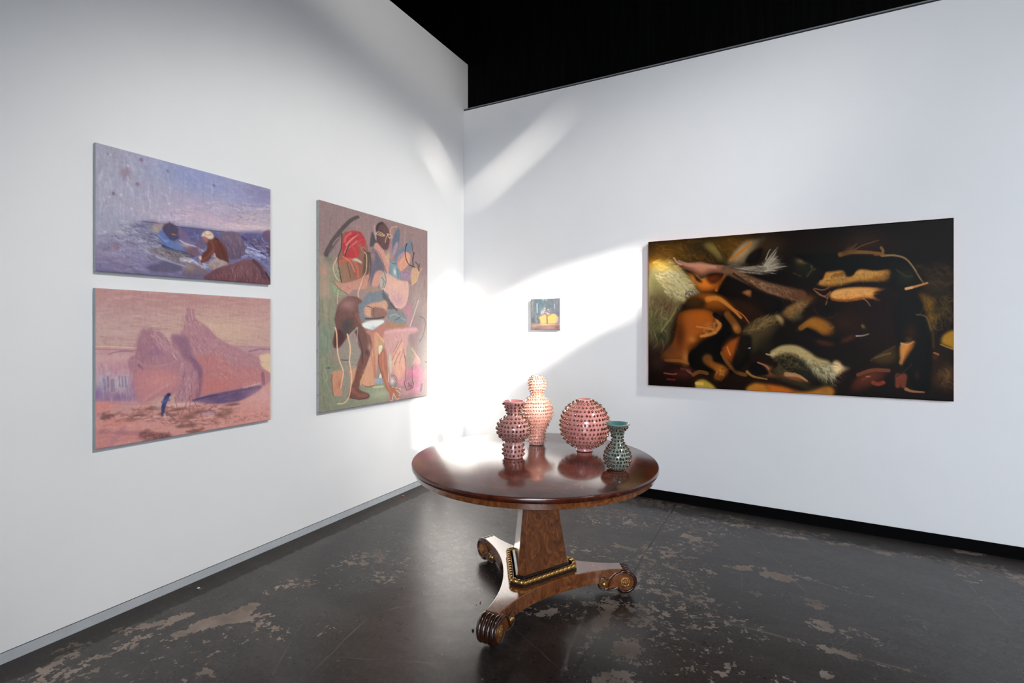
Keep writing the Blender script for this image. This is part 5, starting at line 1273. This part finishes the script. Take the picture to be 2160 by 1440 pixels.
    # wrapped arm
    p([(690, 820), (720, 760), (790, 715), (870, 695), (950, 690), (980, 730), (940, 780), (880, 860), (800, 930), (720, 970), (690, 900)], (58, 46, 26), 1, 5); P.fib([(700, 800), (790, 725), (920, 700), (900, 750), (780, 800), (720, 830)], 170, -35, 16, 55, 7, [(160, 122, 72), (110, 84, 46), (60, 46, 26), (130, 110, 64)], .6, .25); p([(690, 830), (760, 840), (740, 980), (660, 1060), (640, 980)], (15, 11, 8), .9, 8)
    p([(900, 700), (950, 690), (975, 730), (960, 770), (935, 740)], (152, 122, 76), .9, 4); b(840, 880, 60, 60, (40, 34, 18), .7); s([(740, 908), (750, 905)], 5, (190, 190, 190), .9)
    p([(945, 690), (990, 640), (1060, 600), (1140, 570), (1160, 610), (1110, 650), (1060, 710), (1040, 740), (990, 720)], (110, 78, 40), 1, 5); P.fib([(960, 680), (1060, 610), (1150, 590), (1060, 700), (1000, 715)], 120, -40, 40, 30, 6, [(160, 124, 74), (76, 56, 30), (136, 100, 56)], .6, .4); b(1060, 700, 30, 24, (86, 84, 50), .7); b(1130, 580, 40, 24, (110, 60, 24), .7)
    # centre orange cloth and red-brown folds
    p([(1048, 790), (1080, 760), (1130, 715), (1180, 700), (1260, 730), (1300, 770), (1290, 820), (1220, 828), (1180, 800), (1120, 780), (1075, 798)], (142, 86, 22), 1, 5); s([(1080, 775), (1150, 740), (1240, 780)], 30, (164, 104, 32), .6); s([(1240, 750), (1270, 780), (1290, 770)], 10, (170, 114, 50), .7); b(1370, 740, 110, 60, (48, 26, 9), .8)
    s([(1120, 790), (1200, 835), (1260, 860), (1330, 855)], 26, (12, 7, 5), .8); p([(1160, 850), (1240, 855), (1320, 880), (1280, 900), (1200, 890)], (74, 34, 16), .8, 6); p([(1320, 870), (1380, 830), (1450, 815), (1440, 845), (1360, 880)], (90, 42, 20), .8, 6); s([(1440, 828), (1480, 826), (1520, 815)], 8, (206, 176, 150), .85, .4, 4); p([(1470, 755), (1485, 750), (1503, 778), (1478, 780)], (206, 160, 90), .9, 3)
    b(1580, 690, 130, 120, (28, 12, 8), .8); b(1250, 650, 80, 50, (10, 6, 5), .9); s([(1160, 640), (1200, 700), (1280, 710), (1320, 680)], 6, (58, 34, 24), .6)
    # green head top centre
    b(1110, 370, 90, 80, (32, 31, 18), .95); b(1085, 335, 34, 22, (140, 110, 66), .9); s([(1100, 350), (1140, 355), (1150, 380)], 14, (76, 78, 44), .8); s([(1120, 440), (1150, 400), (1170, 395)], 12, (60, 56, 30), .8); s([(1030, 420), (1080, 440)], 10, (50, 46, 26), .7)
    # top right cloths
    p([(1180, 495), (1220, 460), (1240, 415), (1290, 400), (1360, 402), (1375, 438), (1405, 440), (1430, 420), (1450, 395), (1500, 392), (1560, 402), (1660, 396), (1655, 440), (1640, 470), (1550, 478), (1440, 482), (1330, 505), (1250, 512)], (162, 108, 42), 1, 3)
    s([(1210, 480), (1300, 470), (1400, 460), (1500, 430)], 26, (190, 134, 62), .6); s([(1280, 440), (1340, 430)], 18, (112, 74, 30), .6); s([(1440, 420), (1500, 415), (1600, 430)], 14, (206, 156, 84), .6); p([(1560, 440), (1650, 430), (1640, 470), (1560, 478)], (130, 80, 24), .6, 8)
    P.fib([(1240, 420), (1370, 410), (1380, 470), (1230, 490)], 70, 20, 30, 36, 6, [(206, 160, 96), (130, 84, 34), (90, 56, 24)], .55, .4); P.fib([(1440, 405), (1650, 405), (1640, 465), (1440, 470)], 90, 60, 30, 30, 6, [(206, 160, 90), (140, 90, 34)], .4, .4)
    p([(1262, 570), (1290, 535), (1340, 518), (1450, 508), (1560, 512), (1630, 520), (1560, 545), (1545, 550), (1600, 552), (1550, 566), (1600, 600), (1560, 596), (1500, 585), (1420, 600), (1350, 606), (1290, 598)], (196, 126, 56), 1, 2.5)
    s([(1290, 560), (1400, 540), (1530, 540)], 22, (222, 166, 96), .6, .7); s([(1280, 590), (1380, 598), (1480, 585)], 12, (140, 76, 26), .7); P.fib([(1280, 540), (1540, 530), (1500, 590), (1300, 595)], 100, 10, 40, 28, 6, [(226, 176, 110), (160, 96, 40), (206, 150, 90)], .5, .4); s([(1480, 580), (1510, 605), (1530, 635)], 8, (170, 110, 60), .8, .4, 3)
    for q in ([(1170, 520), (1220, 530), (1260, 515)], [(1180, 540), (1230, 570), (1270, 540)], [(1200, 560), (1250, 580)], [(1250, 590), (1260, 560), (1280, 545)], [(1240, 625), (1250, 600)], [(1160, 525), (1200, 560), (1240, 575)]): s(q, 6, (152, 96, 56), .75)
    # dark rider shape, rim light, branch
    p([(1040, 300), (1340, 305), (1640, 318), (1740, 332), (1800, 380), (1870, 480), (1840, 540), (1870, 620), (1900, 720), (1925, 860), (1920, 1160), (1820, 1170), (1740, 1000), (1680, 700), (1720, 560), (1670, 500), (1665, 395), (1560, 400), (1480, 388), (1430, 400), (1405, 438), (1375, 436), (1350, 396), (1240, 405)], (11, 10, 7), .97, 4)
    b(1760, 440, 60, 50, (34, 36, 22), .9); s([(1700, 400), (1760, 440), (1800, 440)], 8, (60, 62, 40), .6)
    s([(1335, 300), (1400, 285), (1500, 285), (1590, 292)], 22, (146, 98, 44), .8, .7, 12); s([(1600, 255), (1612, 275), (1602, 305)], 14, (140, 104, 44), .85); s([(1610, 308), (1680, 305), (1750, 322), (1800, 370), (1850, 450), (1872, 482)], 10, (166, 128, 84), .85, .5, 5); p([(1340, 298), (1380, 250), (1440, 240), (1420, 280)], (92, 58, 28), .7, 6)
    s([(1400, 285), (1480, 240), (1590, 205)], 7, (120, 78, 44), .7, .4, 3); s([(1380, 290), (1440, 230)], 8, (110, 68, 34), .6); s([(1560, 300), (1620, 300)], 14, (130, 86, 36), .7)
    P.fib([(1800, 360), (2070, 340), (2070, 560), (1880, 500)], 150, 10, 24, 90, 8, [(70, 46, 22), (44, 30, 16), (96, 62, 28), (30, 24, 14)], .4)
    s([(1762, 522), (1830, 505), (1900, 484)], 14, (206, 132, 72), .95, .3, 8); s([(1762, 522), (1800, 514)], 12, (232, 176, 116), .8)
    # amber column at the right
    p([(1830, 545), (1900, 560), (1960, 600), (1950, 690), (1920, 740), (1880, 660), (1870, 610)], (124, 84, 14), .85, 7); p([(1900, 690), (1990, 680), (1960, 760), (1930, 840)], (104, 76, 22), .8, 8); b(2010, 640, 60, 60, (60, 50, 16), .7); P.fib([(1850, 560), (2070, 560), (2070, 720), (1920, 800)], 130, 60, 40, 60, 7, [(140, 100, 26), (60, 46, 18), (110, 80, 22), (34, 28, 14)], .45); s([(1830, 690), (1890, 700), (1925, 790)], 7, (120, 90, 46), .7)
    p([(1985, 880), (2000, 820), (2077, 790), (2077, 915), (2030, 900)], (140, 98, 24), .95, 4); s([(1985, 882), (2040, 905), (2077, 915)], 5, (190, 150, 70), .7); s([(1935, 800), (1940, 900)], 12, (64, 46, 18), .8); s([(1945, 938), (1970, 948)], 9, (200, 130, 70), .85); b(1950, 960, 20, 20, (80, 36, 16), .8)
    b(2030, 1090, 50, 70, (108, 76, 38), .8); b(1960, 1110, 40, 50, (60, 36, 20), .8); b(2050, 1130, 20, 26, (40, 26, 16), .8); P.fib([(1960, 1040), (2070, 1030), (2070, 1180), (1960, 1160)], 60, 80, 40, 40, 7, [(130, 92, 48), (70, 46, 24), (50, 30, 18)], .5)
    # right lower limbs
    p([(1725, 880), (1760, 870), (1825, 860), (1815, 900), (1775, 960), (1740, 1018), (1720, 1015), (1715, 940)], (178, 106, 40), 1, 3); s([(1740, 890), (1740, 940), (1728, 1000)], 20, (206, 146, 84), .6); s([(1730, 875), (1770, 885), (1810, 865)], 8, (226, 166, 110), .8); b(1790, 800, 40, 50, (54, 26, 12), .85); b(1780, 850, 26, 16, (80, 56, 14), .8)
    p([(1520, 990), (1580, 945), (1660, 905), (1700, 885), (1715, 950), (1700, 1010), (1600, 1020)], (58, 42, 18), .9, 6); s([(1560, 970), (1620, 950), (1660, 940)], 10, (116, 88, 44), .7); s([(1530, 988), (1600, 945), (1690, 895)], 8, (92, 66, 28), .6)
    p([(1390, 1190), (1430, 1110), (1480, 1060), (1560, 1032), (1660, 1038), (1670, 1060), (1640, 1090), (1610, 1140), (1550, 1160), (1480, 1190)], (70, 32, 20), 1, 6); s([(1450, 1080), (1540, 1050), (1650, 1052)], 18, (128, 72, 42), .8); s([(1548, 1130), (1580, 1140), (1615, 1130)], 20, (142, 58, 40), .9); s([(1480, 1110), (1530, 1090)], 14, (110, 54, 32), .8); s([(1505, 1092), (1525, 1090)], 5, (190, 130, 100), .8)
    for x in (1712, 1748): s([(x, 1090), (x - 4, 1150)], 28, (138, 66, 44), .8, .6, 22)
    s([(1762, 1172), (1800, 1186), (1880, 1192)], 16, (176, 116, 74), .9, .6, 5); s([(1700, 1090), (1760, 1050), (1800, 1010)], 6, (46, 36, 36), .8); b(1830, 1080, 16, 30, (60, 30, 22), .7)
    # fleece figure lower middle
    p([(850, 945), (900, 938), (940, 905), (1000, 898), (1080, 912), (1130, 950), (1180, 985), (1260, 1000), (1320, 985), (1350, 1020), (1402, 1038), (1330, 1080), (1290, 1115), (1260, 1160), (1150, 1180), (1040, 1150), (920, 1110), (870, 1060), (940, 1010)], (60, 50, 30), 1, 3)
    s([(900, 945), (960, 915), (1040, 915), (1110, 950), (1170, 995), (1240, 1020)], 34, (196, 170, 112), .92, .7, 50); p([(1290, 990), (1330, 990), (1355, 1020), (1400, 1038), (1330, 1080), (1290, 1112), (1270, 1070)], (216, 176, 122), 1, 4)
    P.fib([(1060, 960), (1180, 990), (1290, 1010), (1290, 1100), (1180, 1080), (1100, 1020)], 220, 50, 25, 60, 7, [(206, 196, 156), (150, 138, 100), (176, 160, 120), (84, 80, 50), (220, 206, 170)], .6, .3, fan=(1130, 940))
    P.fib([(930, 920), (1080, 915), (1150, 980), (1000, 960)], 90, 30, 25, 40, 7, [(222, 186, 130), (180, 150, 96), (206, 180, 120)], .5, .3); p([(940, 990), (1000, 950), (1060, 970), (1120, 1020), (1180, 1090), (1230, 1150), (1140, 1150), (1040, 1080), (960, 1040)], (24, 21, 12), .85, 9)
    P.fib([(850, 950), (1020, 940), (1100, 1040), (960, 1060)], 120, -20, 30, 40, 6, [(110, 96, 50), (60, 52, 26), (36, 30, 16), (140, 120, 70)], .6, .4); for_q = [(855, 945), (880, 950), (905, 940)]; s(for_q, 8, (206, 176, 126), .8)
    # claw-like hand and pale forearm
    p([(790, 995), (850, 1010), (900, 1030), (880, 1060), (930, 1080), (990, 1068), (1060, 1075), (1120, 1110), (1140, 1136), (1060, 1125), (960, 1100), (880, 1100), (800, 1085), (870, 1075), (850, 1040)], (152, 92, 52), 1, 3); s([(985, 1075), (1060, 1085), (1120, 1120)], 24, (196, 146, 96), .8, .5, 8); p([(745, 1020), (780, 1000), (830, 1020), (860, 1070), (800, 1080), (760, 1060)], (10, 7, 6), 1, 4)
    s([(730, 1060), (770, 1090), (860, 1108)], 16, (162, 116, 56), .9, .5, 6); s([(800, 1000), (850, 1020), (870, 1040)], 8, (206, 130, 96), .7)
    # lower left amber forms
    p([(440, 965), (470, 945), (500, 955), (510, 990), (560, 1010), (600, 1030), (615, 1060), (570, 1110), (520, 1120), (510, 1090), (530, 1060), (480, 1030), (445, 1000)], (140, 76, 24), 1, 4); b(560, 1050, 30, 26, (196, 120, 44), .8); P.fib([(530, 1020), (610, 1040), (570, 1110), (515, 1100)], 50, 50, 50, 22, 6, [(220, 144, 60), (120, 60, 20), (90, 40, 14)], .6); b(470, 975, 24, 26, (92, 62, 30), .8)
    b(320, 1070, 90, 34, (72, 30, 24), .8); s([(190, 1068), (240, 1076), (270, 1074)], 8, (150, 70, 60), .8); s([(210, 1108), (260, 1112)], 10, (112, 36, 40), .8); s([(340, 1050), (365, 1070)], 14, (140, 92, 86), .7); s([(300, 1040), (360, 1050)], 14, (96, 46, 40), .7)
    s([(380, 1080), (420, 1060), (470, 1070)], 22, (132, 84, 36), .7); p([(390, 1145), (395, 1120), (440, 1105), (480, 1120), (530, 1160), (520, 1175), (400, 1165)], (142, 116, 42), .95, 5); s([(400, 1135), (440, 1138)], 18, (226, 176, 96), .8); b(150, 1000, 60, 50, (50, 34, 28), .7)
    p([(725, 1185), (770, 1130), (850, 1135), (960, 1150), (1100, 1185), (1270, 1150), (1285, 1215), (1000, 1200)], (150, 92, 28), .95, 6); p([(850, 1140), (960, 1155), (1060, 1190), (900, 1195)], (160, 68, 14), .6, 8); b(1240, 1180, 40, 24, (150, 100, 34), .8)
    P.finish(.7, 2.6, .3)
    return P

# ---------- picture 5: tiny nocturne with a tree before a glowing thicket
def paint_tree():
    P = Paint([(1119.4, 631), (1181, 628.5), (1181.5, 695.5), (1119.4, 695.3)], 130, 138, (112, 120, 126))
    P.frame(1090, 610, 13.09)
    b, s, p = P.blob, P.stroke, P.poly
    b(640, 420, 160, 200, (92, 122, 132), .8); b(420, 400, 60, 300, (150, 148, 144), .6); b(1000, 450, 180, 200, (112, 118, 132), .8); b(1150, 600, 60, 400, (112, 112, 120), .7); b(500, 850, 160, 80, (86, 92, 96), .8); b(760, 270, 60, 40, (220, 224, 226), .9)
    P.fib([(380, 270), (1190, 250), (1190, 900), (380, 900)], 170, 89, 6, 130, 30, [(136, 150, 158), (90, 108, 118), (150, 150, 150), (110, 124, 136), (80, 96, 104)], .4, .05)
    s([(560, 400), (565, 640)], 24, (196, 204, 208), .7); s([(1030, 410), (1035, 520)], 24, (190, 194, 198), .6); b(690, 640, 36, 60, (190, 196, 214), .8); b(735, 600, 40, 60, (206, 190, 186), .6); b(1100, 650, 80, 60, (104, 104, 140), .6)
    p([(600, 770), (680, 715), (800, 700), (940, 690), (1020, 660), (1100, 710), (1140, 800), (1110, 900), (1000, 960), (700, 1010), (660, 950), (640, 830)], (222, 178, 118), 1, 10); b(940, 790, 90, 50, (226, 186, 96), .8); b(1020, 790, 40, 60, (232, 180, 110), .8); b(1110, 840, 40, 70, (160, 140, 150), .7); s([(610, 770), (640, 740), (700, 710)], 14, (90, 76, 70), .7); s([(980, 660), (1060, 670), (1110, 740)], 14, (110, 92, 90), .6)
    p([(380, 930), (650, 950), (1195, 925), (1195, 1115), (380, 1115)], (142, 116, 112), .95, 10, False); b(480, 1000, 90, 40, (180, 152, 140), .7); b(780, 970, 200, 26, (226, 186, 148), .85); b(1000, 960, 150, 22, (200, 150, 136), .7); b(870, 1050, 150, 40, (176, 134, 126), .7); b(1120, 1050, 60, 60, (110, 84, 84), .7); b(560, 1080, 60, 24, (110, 90, 92), .7)
    s([(830, 720), (835, 830), (840, 935)], 22, (110, 66, 56), .95, .3, 26)
    for q in ([(832, 760), (800, 690), (770, 620)], [(830, 730), (850, 660), (860, 570)], [(835, 750), (880, 690), (910, 620)], [(815, 700), (780, 660), (750, 640)], [(845, 690), (890, 640), (890, 590)], [(840, 760), (900, 720), (940, 700)]): s(q, 11, (128, 96, 96), .75)
    P.fib([(740, 560), (900, 550), (930, 690), (760, 690)], 50, 60, 70, 36, 14, [(190, 166, 166), (120, 98, 106), (226, 206, 196)], .6); b(768, 520, 16, 18, (236, 236, 240), .9); b(855, 660, 14, 12, (250, 230, 200), .9)
    P.finish(.4, 3.0)
    return P

EDGE_GREY = m_edge('primed canvas edge', (176, 180, 182)); EDGE_DRIP = m_edge('dripped canvas edge', (186, 182, 176), (92, 78, 68))
EDGE_ORANGE = m_edge('orange painted panel edge', (214, 120, 70)); EDGE_WARM = m_edge('stone grey edge', (160, 156, 148))
CANV = m_canvas('oil paint on canvas', .42); CANVG = m_canvas('varnished dark oil paint', .35, .10, .04)
G = 1.08
hang('seascape_painting', 'violet seascape painting with a rust-coated seated figure, upper left on the left wall', paint_sea(), 'x', .027, [(202, 300), (571, 399), (571, 600), (202, 571)], 1.2, CANV, EDGE_GREY, 'pale grey canvas edge', .72, (1, 1.0, 1.0))
hang('iceberg_painting', 'salmon pink iceberg painting hung below the violet seascape', paint_iceberg(), 'x', .030, [(202, 607), (571, 630), (571, 885), (202, 948)], G, CANV, EDGE_GREY, 'pale grey canvas edge', .82, (1.0, .97, 1.06))
hang('figure_painting', 'tall painting of tangled limbs with a red turban, nearest the corner', paint_figures(), 'x', .034, [(674, 421), (902, 487), (902, 834), (674, 871)], G, CANV, EDGE_DRIP, 'pale canvas edge with brown paint drips', .84)
hang('dark_painting', 'very wide dark brown and orange painting of swirling bodies on the right wall', paint_baroque(), 'y', .05, [(1367, 510), (2012, 459), (2012, 847), (1368, 812)], 1.0, CANVG, EDGE_ORANGE, 'orange painted edge')
hang('small_painting', 'tiny square painting of a tree before a yellow glow, alone on the right wall', paint_tree(), 'y', .040, [(1119.4, 631), (1181, 628.5), (1181.5, 695.5), (1119.4, 695.3)], .5, CANV, EDGE_WARM, 'stone grey edge')
